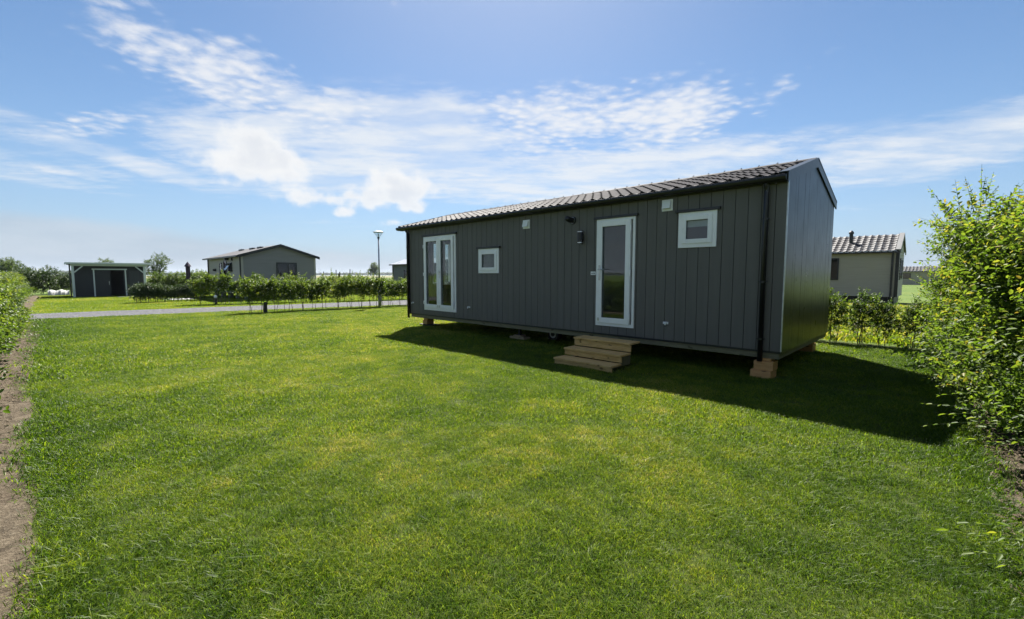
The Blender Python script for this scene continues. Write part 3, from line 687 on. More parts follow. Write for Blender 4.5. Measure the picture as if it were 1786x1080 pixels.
for i in range(9):
    BK[1+i % 2].place(-35.5+random.uniform(-.5, .5)+i*.35, -1.6+i*.95, random.uniform(0, 6), random.uniform(.85, 1.05), 'bright green bush in the row behind the closed parasol', 'bush', 'bushes behind the parasol')
for i in range(7):
    BK[1+i % 2].place(-19.5+i*.9+random.uniform(-.3, .3), 10.5+i*1.5, random.uniform(0, 6), random.uniform(.6, .75), 'green bush in the row beside the grey cottage gable', 'bush', 'bushes past the grey cottage')
# trees
def tree(name, x, y, h, w, nl, label, leaf, mat, stems=3, group=None, lean=0.0, open_=.5, ntw=500):
    o = empty(name, (x, y, 0), random.uniform(0, 6), label, 'tree', group)
    lb = []
    for i in range(nl):
        f = (i+.5)/nl; a = random.uniform(0, 6.28); r = w*.5*random.uniform(.1, .75)*(1-.5*f)
        lb.append((r*math.cos(a)+lean*f*h, r*math.sin(a), h*(.28+.58*f), w*.20*random.uniform(.8, 1.3), w*.20*random.uniform(.8, 1.3), h*.12*random.uniform(.8, 1.4)))
    link('crown', shrub_mesh('crown', lb, ntw, 7, leaf, mat, .5, (h*.05, h*.12), .7, .4, 30, 0, h*.1, h*.003), o)
    mb = MB()
    for q in range(stems):
        a = 6.28*q/stems+random.uniform(-.4, .4); t = lb[min(nl-1, int(nl*(.5+.5*q/stems)))]
        p0 = Vector((.05*h*.3*math.cos(a), .05*h*.3*math.sin(a), -.1)); p1 = Vector(t[:3])
        mb.tube([p0, p0.lerp(p1, .35)+Vector((0, 0, h*.06)), p0.lerp(p1, .7)+Vector((0, 0, h*.04)), p1], [h*.022, h*.016, h*.011, h*.005], 6)
    for t in lb:
        p1 = Vector(t[:3]); mb.tube([Vector((p1.x*.2, p1.y*.2, h*.25)), p1*.6+Vector((0, 0, h*.14)), p1], [h*.010, h*.007, h*.003], 5)
    mb.build('trunk', M['bark'], o, smooth=True); return o
tree('willow_tree', -217, 115.5, 8.6, 7.5, 13, 'lone multi-stemmed tree on the horizon left of the lamp post', .5, M['leaf_far'], 5, ntw=520)
def pol(px, dist):
    a, e = ang(px, 478); return CAM[0]+dist*(FW[0]*math.cos(R(a))+RT[0]*math.sin(R(a))), CAM[1]+dist*(FW[1]*math.cos(R(a))+RT[1]*math.sin(R(a)))
for px, dist, h, w, lab in ((268, 66, 4.1, 3.4, 'thin pale tree rising right behind the shed'), (8, 75, 3.3, 3.0, 'wind-blown tree at the far left above the hedge'),
                            (22, 78, 3.7, 2.6, 'taller wind-blown tree above the left hedge'), (190, 80, 3.9, 3.5, 'small treetop showing over the shed roof'), (38, 95, 3.0, 3.6, 'low rounded tree between the left hedge and dark bush')):
    x, y = pol(px, dist)
    tree('young_tree', x, y, h, w, 10, lab, .16, M['leaf_far'], 3, 'trees beyond the gardens', .12, ntw=420)

# ------------------------------------------------------------------ the dark holiday home
Lh, Wh, ZB, ZT, RZ, SL = 10.17, 3.613, .45, 3.0, 3.595, .275
home = empty('holiday_home', (0, 0, 0), 0, 'dark grey timber-clad mobile home with white doors and windows and a tiled roof', 'mobile home')
OPEN = [(.83, 2.335, .58, 2.715), (3.275, 4.025, 1.65, 2.265), (6.86, 7.71, .594, 2.70), (8.535, 9.177, 2.07, 2.67)]
def cut_rects(x0, x1, z0, z1, ops):
    """split a rectangle around openings, no overlaps"""
    xs = sorted({x0, x1, *[min(max(v, x0), x1) for o in ops for v in o[:2]]}); out = []
    for a, b in zip(xs[:-1], xs[1:]):
        if b-a < 1e-4: continue
        m = (a+b)/2; spans = sorted((o[2], o[3]) for o in ops if o[0] < m < o[1]); z = z0
        for s0, s1 in spans:
            if s0 > z: out.append((a, b, z, min(s0, z1)))
            z = max(z, s1)
        if z < z1: out.append((a, b, z, z1))
    return out
mb = MB()                                                     # structural front wall, hidden behind the boards
for a, b, z0, z1 in cut_rects(.012, Lh-.012, ZB, ZT, OPEN): mb.box(a, b, .012, .10, z0, z1)
mb.build('front_wall', M['groove'], home)
mb = MB(); e = [0.0]; x = 5.659-.1895*29
while x < Lh-.03: e.append(x) if x > .03 else None; x += .1895
e.append(Lh)
for a, b in zip(e[:-1], e[1:]):
    dy = random.uniform(-.0012, .0012); g0 = .0045
    for p, q, z0, z1 in cut_rects(a+g0 if a > 0 else a, b-g0 if b < Lh else b, ZB-.012, ZT, OPEN): mb.box(p, q, -.006+dy, .0115, z0, z1)
mb.build('front_cladding', M['cladding'], home)
# gable walls, back wall
ROOF = lambda y: RZ-.055-SL*abs(y-Wh/2)
def gable_poly(y0, y1): return [(y0, ZB), (y1, ZB), (y1, ROOF(y1)), (Wh/2, ROOF(Wh/2)), (y0, ROOF(y0))]
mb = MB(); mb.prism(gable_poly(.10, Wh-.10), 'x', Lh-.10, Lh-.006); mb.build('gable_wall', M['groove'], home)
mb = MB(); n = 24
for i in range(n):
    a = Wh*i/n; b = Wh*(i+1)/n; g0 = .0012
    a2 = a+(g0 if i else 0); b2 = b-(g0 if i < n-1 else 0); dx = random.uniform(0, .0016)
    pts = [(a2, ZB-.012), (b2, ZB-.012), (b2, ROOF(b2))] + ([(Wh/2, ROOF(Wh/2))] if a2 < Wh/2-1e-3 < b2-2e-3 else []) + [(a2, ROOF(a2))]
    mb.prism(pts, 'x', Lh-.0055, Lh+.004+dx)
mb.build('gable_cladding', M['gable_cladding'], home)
# left end wall with tall windows (seen through the french doors)
EW = [(.80, 1.10, 1.32, 2.66), (1.26, 1.56, 1.32, 2.66), (1.66, 2.9, 1.32, 2.66)]
mb = MB()
for a, b, z0, z1 in cut_rects(.10, Wh-.10, ZB, ROOF(.1)-.002, EW): mb.box(0, .10, a, b, z0, z1)
mb.prism([(.10, ROOF(.1)), (Wh-.10, ROOF(.1)), (Wh/2, ROOF(Wh/2))], 'x', 0, .10); mb.build('end_wall', M['cladding'], home)
for a, b, z0, z1 in EW:
    w_ = MB()
    w_.box(-.01, .11, a, a+.05, z0, z1); w_.box(-.01, .11, b-.05, b, z0, z1); w_.box(-.01, .11, a+.05, b-.05, z0, z0+.05); w_.box(-.01, .11, a+.05, b-.05, z1-.05, z1)
    f = w_.build('window', M['upvc'], home); w2 = MB(); w2.box(.05, .054, a+.05, b-.05, z0+.05, z1-.05); w2.build('pane', M['glass'], f)
    w3 = MB(); w3.box(.112, .22, a-.03, b+.03, z0-.03, z0); w3.build('sill', M['upvc'], f)
BW = [(1.6, 3.0, 1.3, 2.3), (5.2, 6.2, 1.6, 2.3)]
mb = MB()
for a, b, z0, z1 in cut_rects(0, Lh-.101, ZB, ROOF(Wh)-.002, BW): mb.box(a, b, Wh-.10, Wh, z0, z1)
mb.build('back_wall', M['cladding'], home)
for a, b, z0, z1 in BW:
    f = MB().frame(a, b, z0, z1, Wh-.11, Wh+.01, .05).build('window', M['upvc'], home); w2 = MB(); w2.box(a+.05, b-.05, Wh-.06, Wh-.056, z0+.05, z1-.05); w2.build('pane', M['glass'], f)
mb = MB(); mb.box(.101, Lh-.102, .104, Wh-.104, ZB+.04, ZB+.10); mb.build('floor', M['inner_floor'], home)
mb = MB(); mb.box(.101, Lh-.102, .104, Wh-.104, 2.80, 2.83); mb.build('ceiling', M['inner_wall'], home)
mb = MB()
for x in (3.1, 5.0, 6.5, 8.3): mb.box(x, x+.06, .11, Wh-.105, ZB+.101, 2.799)
mb.box(3.161, Lh-.11, 1.75, 1.8, ZB+.101, 2.799)
mb.build('partition', M['inner_wall'], home)
# base frame
mb = MB(); mb.box(.0, Lh, -.004, .05, .405, ZB-.013); mb.box(Lh-.05, Lh+.003, .05, Wh, .405, ZB-.013); mb.build('base_strip', M['trim'], home)
mb = MB(); mb.box(.06, Lh-.02, .02, .09, .315, .404); mb.box(Lh-.09, Lh-.02, .091, Wh-.02, .315, .404); mb.box(.06, Lh-.02, Wh-.10, Wh-.03, .315, .404); mb.box(.06, .13, .091, Wh-.101, .315, .404)
mb.build('base_beam', M['beam_wood'], home, bevel=.004)
mb = MB()
for y in (.95, Wh-.95): mb.box(.2, Lh-.2, y-.04, y+.04, .22, .39)
for x in np.arange(.6, Lh-.3, 1.1): mb.box(x, x+.05, .1, Wh-.11, .34, .398)
mb.box(.14, Lh-.1, .1, Wh-.11, .4045, .437)
mb.build('chassis', M['chassis'], home)
# corner trim, fascia, gutter, pipes
mb = MB(); mb.box(Lh-.004, Lh+.012, -.014, .022, ZB-.01, 3.05); mb.build('corner_trim', M['galv'], home)
mb = MB(); mb.box(-.02, .055, -.022, -.0065, ZB-.012, ZT); mb.build('corner_trim', M['trim'], home)
mb = MB(); mb.box(-.36, Lh+.008, -.09, .012, 2.965, 3.055); mb.build('fascia', M['trim'], home, bevel=.004)
mb = MB(); prof = [(-.095, 3.062), (-.20, 3.062), (-.205, 3.03), (-.19, 2.995), (-.16, 2.975), (-.125, 2.975), (-.095, 2.99)]
mb.prism(prof, 'x', -.40, Lh+.01); mb.build('gutter', M['trim'], home, bevel=.003)
def downpipe(x, zb, r):
    p = MB(); p.tube([(x, -.118, 2.985), (x, -.112, 2.95), (x, -.066, 2.90), (x, -.062, 2.87), (x, -.062, zb)], r, 14)
    o = p.build('downpipe', M['trim'], home, smooth=True)
    for z in (2.45, 1.5, .62):
        q = MB(); q.tube([(x, -.062, z-.015), (x, -.062, z+.015)], r+.006, 14); q.box(x-.06, x-.03, -.075, -.045, z-.01, z+.01); q.box(x+.03, x+.06, -.075, -.045, z-.01, z+.01); q.box(x-.012, x+.012, -.05, -.008, z-.012, z+.012)
        q.build('bracket', M['trim'], o)
downpipe(9.905, .27, .037); downpipe(.03, .29, .036)
# roof tiles
def roof_slope(name, x0, x1, ye, ze, yr, zr, colw, rows, parent, mat, amp=.024, step=.020):
    ncol = round((x1-x0)/colw); cw = (x1-x0)/ncol; sub = 8
    prof = []
    for c in range(ncol*sub+1):
        t = (c % sub)/sub; prof.append(amp*(math.exp(-((t-.5)/.17)**2) - .35*math.sin(2*math.pi*t)*0 - .30*math.exp(-((t-.0)/.14)**2) - .30*math.exp(-((t-1.)/.14)**2)))
    sl_ = math.hypot(yr-ye, zr-ze); ny = -(zr-ze)/sl_*(1 if yr > ye else -1); nz = abs(yr-ye)/sl_
    V = []; F = []; W = len(prof)
    for r in range(rows):
        for t, off in ((r/rows, step+.012), (r/rows, step*1.0), ((r+1)/rows+.0, 0.004)):
            th = {0: 0, 1: 1, 2: 1}[0]
            for c, h in enumerate(prof):
                hh = h+off-(.026 if off == step+.012 else 0)
                V.append((x0+(x1-x0)*c/(W-1), ye+(yr-ye)*t+ny*hh, ze+(zr-ze)*t+nz*hh))
        b0 = r*3*W
        for c in range(W-1):
            for q in (0, 1): F.append((b0+q*W+c, b0+q*W+c+1, b0+(q+1)*W+c+1, b0+(q+1)*W+c))
    mb = MB(); mb.v = V; mb.f = F
    return mb.build(name, mat, parent)
EY, EZ = -.13, RZ-SL*(Wh/2+.13)
roof_slope('roof_slope', -.36, Lh-.03, EY, EZ, Wh/2, RZ, .215, 6, home, M['tile'], .030, .024)
roof_slope('roof_slope', -.36, Lh-.03, Wh-EY, EZ, Wh/2, RZ, .215, 6, home, M['tile'], .030, .024)
mb = MB()                                                      # roof deck under the tiles
mb.prism([(EY+.02, EZ-.035), (Wh/2, RZ-.035), (Wh-EY-.02, EZ-.035), (Wh-EY-.02, EZ-.012), (Wh/2, RZ-.012), (EY+.02, EZ-.012)], 'x', -.35, Lh-.015); mb.build('roof_deck', M['trim'], home)
rg = MB(); x = -.36; i = 0
while x < Lh-.05:
    x2 = min(x+.335, Lh); prof = [(Wh/2+.10*math.cos(t), RZ-.008+.062*math.sin(t)+.004*(i % 2)) for t in np.linspace(0, math.pi, 9)]
    rg.prism(prof, 'x', x, x2); i += 1; x = x+.31
ridge = rg.build('ridge_cap', M['tile'], home)
hk = MB()
for q in range(33):
    x = -.06+q*.31
    hk.tube([(x, Wh/2-.035, RZ+.040), (x+.012, Wh/2-.03, RZ+.062), (x+.028, Wh/2-.03, RZ+.074)], [.010, .008, .005], 6)
hk.build('ridge_clip', M['trim'], ridge)
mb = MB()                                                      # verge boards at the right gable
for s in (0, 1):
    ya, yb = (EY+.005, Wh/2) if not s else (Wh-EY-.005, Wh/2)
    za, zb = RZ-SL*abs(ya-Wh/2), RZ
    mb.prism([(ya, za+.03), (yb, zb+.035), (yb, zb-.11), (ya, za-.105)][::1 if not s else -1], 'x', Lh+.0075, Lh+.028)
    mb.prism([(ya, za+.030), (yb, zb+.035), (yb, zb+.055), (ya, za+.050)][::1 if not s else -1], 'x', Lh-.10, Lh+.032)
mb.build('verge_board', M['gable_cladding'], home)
mb = MB()
for s in (0, 1):
    ya, yb = (EY+.005, Wh/2) if not s else (Wh-EY-.005, Wh/2)
    za, zb = RZ-SL*abs(ya-Wh/2), RZ
    mb.prism([(ya, za+.05), (yb, zb+.055), (yb, zb-.11), (ya, za-.10)], 'x', -.385, -.365)
mb.build('verge_board', M['trim'], home)
# drip strips over the openings
for a, b, z0, z1 in OPEN:
    mb = MB(); mb.box(a-.055, b+.055, -.062, -.007, z1+.002, z1+.046); mb.build('drip_strip', M['trim'], home, bevel=.003)
# french doors
a, b, z0, z1 = OPEN[0]
fd = MB().frame(a, b, z0, z1, -.030, .09, .055, .085).build('french_door', M['upvc'], home, bevel=.004)
def leafdoor(x0, x1, zb_, zt_, sw, hinge, bottom=.10):
    lf = MB().frame(x0, x1, zb_, zt_, -.055, .02, sw, bottom+.02).build('door_leaf', M['upvc'], fdp, bevel=.005)
    return lf
fdp = fd
for (x0, x1, hs) in ((a+.045, 1.585, -1), (1.59, b-.085, 1)):
    lf = MB().frame(x0, x1, z0+.075, z1-.05, -.055, .02, .095, .10).build('door_leaf', M['upvc'], fd, bevel=.005)
    g_ = MB(); g_.box(x0+.095, x1-.095, -.012, -.008, z0+.175, z1-.145); g_.build('pane', M['glass'], fd)
    gs = MB().frame(x0+.089, x1-.089, z0+.169, z1-.139, -.030, -.014, .012).build('seal', M['seal'], fd)
    xh = x0-.01 if hs < 0 else x1+.012
    for z in (z0+.22, z0+1.05, z1-.28):
        h_ = MB(); h_.tube([(xh, -.066, z-.05), (xh, -.066, z+.05)], .011, 10); h_.box(xh-.03*(1 if hs > 0 else -1)*1, xh+.035*hs*-1, -.062, -.056, z-.035, z+.035); h_.build('hinge', M['upvc'], fd)
h_ = MB(); h_.box(1.60, 1.63, -.064, -.055, 1.52, 1.74); h_.tube([(1.615, -.06, 1.69), (1.615, -.10, 1.69), (1.66, -.105, 1.69), (1.74, -.105, 1.69)], .010, 8); h_.build('handle', M['steel'], fd)
h_ = MB(); h_.box(1.53, 1.56, -.066, -.055, z0+.10, z0+.17); h_.box(1.615, 1.645, -.066, -.055, z0+.10, z0+.17); h_.build('bolt', M['steel'], fd)
# single door
a, b, z0, z1 = OPEN[2]
dr = MB().frame(a, b, z0, z1, -.030, .09, .05, .065).build('door', M['upvc'], home, bevel=.004)
MB().frame(a+.04, b-.085, z0+.06, z1-.045, -.055, .02, .105, .105).build('door_leaf', M['upvc'], dr, bevel=.005)
g_ = MB(); g_.box(a+.145, b-.19, -.012, -.008, z0+.165, z1-.15); g_.build('pane', M['glass'], dr)
MB().frame(a+.139, b-.184, z0+.159, z1-.144, -.030, -.014, .012).build('seal', M['seal'], dr)
for z in (z0+.21, z0+1.05, z1-.22):
    h_ = MB(); h_.tube([(b-.072, -.066, z-.06), (b-.072, -.066, z+.06)], .012, 10); h_.box(b-.145, b-.075, -.062, -.056, z-.045, z+.03); h_.build('hinge', M['upvc'], dr)
h_ = MB(); h_.box(a+.078, a+.112, -.066, -.055, 1.50, 1.80); h_.tube([(a+.095, -.06, 1.715), (a+.095, -.105, 1.715), (a+.14, -.11, 1.715), (a+.235, -.11, 1.715)], .011, 8)
h_.tube([(a+.095, -.06, 1.59), (a+.095, -.075, 1.59)], .012, 10); h_.tube([(a+.095, -.06, 1.52), (a+.095, -.072, 1.52)], .009, 10); h_.build('handle', M['steel'], dr)
h_ = MB(); h_.box(a+.065, a+.095, -.066, -.055, z0+.10, z0+.16); h_.build('bolt', M['steel'], dr)
# windows
for (a, b, z0, z1), bl in ((OPEN[1], 0), (OPEN[3], 1)):
    wf = MB().frame(a, b, z0, z1, -.030, .09, .075, .08).build('window', M['upvc'], home, bevel=.004)
    MB().frame(a+.065, b-.065, z0+.07, z1-.065, -.048, .02, .075).build('sash', M['upvc'], wf, bevel=.005)
    g_ = MB(); g_.box(a+.14, b-.14, -.012, -.008, z0+.145, z1-.14); g_.build('pane', M['glass'], wf)
    MB().frame(a+.134, b-.134, z0+.139, z1-.134, -.030, -.014, .012).build('seal', M['seal'], wf)
    if bl:
        q = MB(); q.box(a+.13, b-.13, .03, .036, z1-.235, z1-.12); q.box(a+.13, b-.13, .022, .044, z1-.25, z1-.235); q.build('blind', M['blind'], wf)
    else:
        q = MB(); q.box(a+.10, b-.10, .03, .033, z0+.09, z1-.08); q.build('blind', pm('net_curtain', (.16, .17, .13), .8, .4, 9), wf)
# small fittings
for x, z, w_, h in ((4.935, 2.765, .105, .10), (8.317, 2.83, .10, .10)):
    v = MB(); v.box(x-w_, x+w_, -.02, -.0065, z-h, z+h)
    vo = v.build('vent', M['upvc'], home, bevel=.004)
    q = MB(); q.add([(x-w_*.75, -.0205, z+h*.75), (x+w_*.75, -.0205, z+h*.75), (x+w_*.75, -.0205, z-h*.6), (x-w_*.75, -.0205, z-h*.6),
                     (x-w_*.72, -.045, z+h*.72), (x+w_*.72, -.045, z+h*.72), (x+w_*.72, -.085, z-h*.6), (x-w_*.72, -.085, z-h*.6)],
                    [(4,5,6,7), (0,1,5,4), (1,2,6,5), (2,3,7,6), (3,0,4,7)]); q.build('hood', M['upvc'], vo)
sp_ = MB(); sp_.tube([(6.25, -.0065, 2.742), (6.25, -.022, 2.742)], [.088, .080], 24); so_ = sp_.build('flue_outlet', M['trim'], home, smooth=False)
q = MB(); q.tube([(6.25, -.0225, 2.742), (6.25, -.026, 2.742)], .066, 24); q.build('outlet_ring', M['galv'], so_)
q = MB(); q.tube([(6.25, -.0265, 2.742), (6.245, -.08, 2.744), (6.235, -.17, 2.765), (6.23, -.21, 2.785)], [.060, .060, .056, .040], 20); q.build('outlet_pipe', M['trim'], so_, smooth=True)
wl = MB(); wl.box(6.47, 6.53, -.03, -.0065, 2.30, 2.45); wlo = wl.build('wall_lamp', M['trim'], home)
q = MB(); q.tube([(6.5, -.085, 2.272), (6.5, -.085, 2.478)], .054, 20); q.build('lamp_body', M['trim'], wlo)
q = MB(); q.tube([(6.5, -.085, 2.4785), (6.5, -.085, 2.494)], .058, 20); q.tube([(6.5, -.085, 2.256), (6.5, -.085, 2.2715)], .058, 20); q.build('lamp_ring', M['steel'], wlo)
q = MB(); q.tube([(6.5, -.085, 2.4945), (6.5, -.085, 2.51)], .054, 20); q.tube([(6.5, -.085, 2.24), (6.5, -.085, 2.2555)], .054, 20); q.build('lamp_cap', M['trim'], wlo)
pl = MB(); pl.box(6.718, 6.838, -.014, -.0065, 1.605, 1.675); plo = pl.build('number_plate', M['plate'], home, bevel=.002)
q = MB()
for i, wd in enumerate((.013, .010, .014, .009, .016, .017)):
    x = 6.736+i*.0145; q.box(x, x+wd*.8, -.0155, -.0142, 1.630, 1.645+.006*(i in (3, 4)))
q.build('lettering', M['ink'], plo)
for x, z in ((.20, .76), (2.867, .752), (8.342, .743)):
    q = MB(); q.box(x-.05, x+.05, -.018, -.0065, z-.022, z+.022); qo = q.build('tap_outlet', M['plate'], home, bevel=.003)
    q = MB(); q.tube([(x+.015, -.0185, z), (x+.015, -.06, z-.002), (x+.018, -.075, z-.03)], .016, 10); q.tube([(x-.03, -.0185, z), (x-.03, -.04, z)], .012, 10); q.build('spout', M['plate'], qo, smooth=True)
# wheels and jack legs
for y in (.86, Wh-.86):
    for x in (5.10,):
        t = MB(); t.tube([(x, y-.085, .165), (x, y-.07, .165), (x, y+.07, .165), (x, y+.085, .165)], [.145, .165, .165, .145], 26)
        to = t.build('wheel', M['rubber'], home, smooth=False)
        r = MB(); r.tube([(x, y-.086, .165), (x, y-.092, .165)], [.10, .092], 24); r.build('rim', M['galv'], to)
        r = MB(); r.tube([(x, y-.0925, .165), (x, y-.096, .165)], .060, 20); r.build('hub', M['chassis'], to)
for x in (4.33,):
    j = MB(); j.box(x-.03, x+.03, .38, .44, .125, .33); j.box(x-.07, x+.07, .34, .48, .115, .1245); j.build('jack_leg', M['chassis'], home)
# block piers: each block is a thing that lies on the next one
def block(name, x0, x1, y0, y1, z0, z1, label, cat, mat, group=None):
    mb = MB(); cx, cy = (x0+x1)/2, (y0+y1)/2; mb.box(x0-cx, x1-cx, y0-cy, y1-cy, 0, z1-z0)
    o = mb.build(name, mat, bevel=.006, loc=(cx, cy, z0)); return tag(o, label, cat, group)
gN = 'timber support blocks under the dark house'
block('timber_block', 9.78, 10.07, -.075, .25, -.02, .13, 'lower timber block of the stack under the right front corner', 'timber block', M['block_wood'], gN)
block('timber_block', 9.82, 10.09, -.05, .22, .131, .272, 'upper timber block of the stack under the right front corner', 'timber block', M['block_wood'], gN)
block('timber_block', 9.93, 10.05, -.03, .2, .273, .314, 'short packing piece topping the right front block stack', 'timber block', M['block_wood'], gN)
block('timber_block', 9.70, 10.0, Wh-.4, Wh-.08, -.02, .17, 'timber block under the rear right corner of the house', 'timber block', M['block_wood'], gN)
block('timber_block', 9.74, 9.98, Wh-.36, Wh-.1, .171, .314, 'upper timber block under the rear right corner of the house', 'timber block', M['block_wood'], gN)
block('timber_block', 4.08, 4.58, .30, .52, -.02, .075, 'wide pale timber sleeper under the jack leg', 'timber block', M['pale_wood'], gN)
block('timber_block', 4.20, 4.46, .32, .50, .076, .114, 'thin pale timber pad between the jack leg and sleeper', 'timber block', M['pale_wood'], gN)
block('timber_plank', -.22, .45, .46, .82, -.02, .045, 'dark flat plank lying under the left front block stack', 'plank', M['post'])
block('timber_block', -.04, .20, .50, .76, .046, .18, 'lower timber block under the left front corner', 'timber block', M['block_wood'], gN)
block('timber_block', -.02, .22, .52, .74, .181, .314, 'upper timber block under the left front corner', 'timber block', M['block_wood'], gN)
# wooden steps
st = empty('wooden_steps', (7.49, -.9, 0), 0, 'three-step wooden stair in front of the white single door', 'steps')
W2 = .60
tr = [(-.47, -.17, .118), (-.17, .13, .262), (.13, .45, .43)]          # y0, y1, top z in stair space
pz = -.02
for i, (y0, y1, z) in enumerate(tr):
    t = MB(); ov = .034
    nb = 2
    for q in range(nb):
        ya = y0-ov+(y1-y0+ov)*q/nb; yb = y0-ov+(y1-y0+ov)*(q+1)/nb-.006
        t.box(-W2, W2, ya, yb, z-.032, z)
    t.build('tread', M['deck_wood'], st, bevel=.004)
    r = MB(); r.box(-W2+.004, W2-.004, y0-.004, y0+.020, pz, z-.040); r.build('riser', M['deck_wood'], st, bevel=.003); pz = z+.014
for s in (-1, 1):
    poly = [(-.452, -.02), (.44, -.02), (.44, .397), (.131, .397), (.131, .229), (-.169, .229), (-.169, .085), (-.452, .085)]
    p = MB(); x = s*(W2-.20); p.prism(poly, 'x', x-.014, x+.014); p.build('side_panel', M['beam_wood'], st)  # recessed dark panel paints in the shade of the open stair side

# ------------------------------------------------------------------ helper: lapped siding
def lap_x(mb, x0, x1, y, z0, z1, h=.17, sgn=-1, t=.022, top=None):
    """boards on a wall in the xz plane facing sgn*y"""
    z = z0
    while z < z1-.01:
        zb = min(z+h, z1)
        mb.add([(x0, y+sgn*t, z), (x1, y+sgn*t, z), (x1, y+sgn*.002, zb), (x0, y+sgn*.002, zb), (x0, y, z), (x1, y, z)], [(0,1,2,3), (0,4,5,1)]); z = zb
def lap_gable(mb, x, y0, y1, z0, ze, za, h=.17, sgn=1, t=.022):
    z = z0; ym = (y0+y1)/2
    def span(z):
        if z <= ze: return y0, y1
        f = (z-ze)/(za-ze); return y0+(ym-y0)*f, y1+(ym-y1)*f
    zs = [z0]
    while zs[-1] < za-.01: zs.append(min(zs[-1]+h, za))
    if ze not in zs: zs = sorted(zs+[ze])
    for zz, zb in zip(zs[:-1], zs[1:]):
        a, b = span(zz); c, d = span(zb)
        mb.add([(x+sgn*t, a, zz), (x+sgn*t, b, zz), (x+sgn*.002, d, zb), (x+sgn*.002, c, zb), (x, a, zz), (x, b, zz)], [(0,1,2,3), (0,4,5,1)])
def winx(parent, x0, x1, z0, z1, y, name='window', mid=0, t=.07):
    """window on a wall facing -y"""
    w_ = MB().frame(x0, x1, z0, z1, y-.045, y+.02, t); 
    if mid: w_.box((x0+x1)/2-.03, (x0+x1)/2+.03, y-.04, y+.02, z0+t, z1-t)
    o = w_.build(name, M['dark_frame'], parent); g_ = MB(); g_.box(x0+t, x1-t, y-.024, y-.020, z0+t, z1-t); g_.build('pane', M['glass_dull'], o); return o
def winy(parent, y0, y1, z0, z1, x, mid=0, t=.07):
    """window on a wall facing +x"""
    w_ = MB(); w_.box(x-.02, x+.045, y0, y0+t, z0, z1); w_.box(x-.02, x+.045, y1-t, y1, z0, z1); w_.box(x-.02, x+.045, y0+t, y1-t, z0, z0+t); w_.box(x-.02, x+.045, y0+t, y1-t, z1-t, z1)
    if mid: w_.box(x-.02, x+.04, mid-.035, mid+.035, z0+t, z1-t)
    o = w_.build('window', M['dark_frame'], parent); g_ = MB(); g_.box(x+.020, x+.024, y0+t, y1-t, z0+t, z1-t); g_.build('pane', M['glass_dull'], o); return o
def shell(parent, x0, x1, y0, y1, z0, ze, za, mat, ops_x=(), ops_y=()):
    """hollow core: front wall facing -y with openings, gable facing +x with openings, back and left walls plain"""
    mb = MB(); ym = (y0+y1)/2; t = .08
    for a, b, p, q in cut_rects(x0, x1, z0, ze, list(ops_x)): mb.box(a, b, y0+.001, y0+t, p, q)
    for a, b, p, q in cut_rects(y0+t+.001, y1-t-.001, z0, ze, list(ops_y)): mb.box(x1-t, x1-.001, a, b, p, q)
    mb.prism([(y0+.001, ze+.0005), (y1-.001, ze+.0005), (ym, za)], 'x', x1-t, x1-.001)
    mb.prism([(y0, ze+.0005), (y1, ze+.0005), (ym, za)], 'x', x0, x0+t)
    mb.box(x0, x1, y1-t, y1, z0, ze); mb.box(x0, x0+t, y0+t+.001, y1-t-.001, z0, ze)
    mb.box(x0+t+.001, x1-t-.001, y0+t+.001, y1-t-.001, z0, z0+.06)
    return mb.build('wall', mat, parent)

# ------------------------------------------------------------------ grey cottage beyond the lane
ct = empty('cottage', (0, 0, 0), 0, 'low grey clad cottage with a shallow gable roof beyond the lane', 'cottage')
cx0, cx1, cy0, cy1, ce, ca, cb = -28.9, -20.2, .58, 5.2, 2.83, 3.52, .42
win_g = (2.63, 3.93, 1.42, 2.45); win_l = [(-25.5, -24.9, 1.5, 2.48), (-24.42, -23.68, .55, 2.62), (-23.2, -22.3, 1.8, 2.44)]
shell(ct, cx0, cx1, cy0, cy1, cb, ce, ca, M['cottage_grey'], win_l, [win_g])
mb = MB(); lo = MB()
for a, b, p, q in cut_rects(cx0, cx1, cb, ce, win_l): lap_x(lo, a, b, cy0, p, q, .19)
lo.build('long_siding', M['cottage_beige'], ct)
lap_gable(mb, cx1, cy0, cy1, cb, ce, ca, .19); mb.build('gable_siding', M['cottage_grey'], ct)
winy(ct, *win_g, cx1+.012, mid=3.36, t=.10)
winx(ct, *win_l[0], cy0-.012)
wd = winx(ct, *win_l[1], cy0-.012, 'door')
wo = MB().frame(-23.2, -22.3, 1.8, 2.44, cy0-.05, cy0+.02, .06).build('window', M['dark_frame'], ct)
q = MB()                                                       # top-hung sash pushed open
p0, p1 = Vector((0, cy0-.06, 2.42)), Vector((0, cy0-.36, 1.93))
for xa, xb in ((-23.18, -23.12), (-22.38, -22.32)): q.bar((( xa+xb)/2, p0.y, p0.z), ((xa+xb)/2, p1.y, p1.z), .06, .05)
q.bar((-23.18, p1.y, p1.z), (-22.32, p1.y, p1.z), .05, .06); q.bar((-23.18, p0.y, p0.z), (-22.32, p0.y, p0.z), .05, .06); q.build('sash', M['dark_frame'], wo)
q = MB(); q.add([(-23.15, p0.y-.01, p0.z-.02), (-22.35, p0.y-.01, p0.z-.02), (-22.35, p1.y, p1.z+.02), (-23.15, p1.y, p1.z+.02)], [(0,1,2,3)])
q.build('pane', M['glass'], wo)
mb = MB(); mb.tube([(-26.7, cy0-.02, 1.98), (-26.7, cy0-.22, 1.98)], [.11, .07], 10); mb.build('flue_outlet', M['trim'], ct)
mb = MB(); mb.box(-26.62, -26.42, cy0-.05, cy0-.013, 1.45, 1.66); mb.build('meter_box', M['galv'], ct)
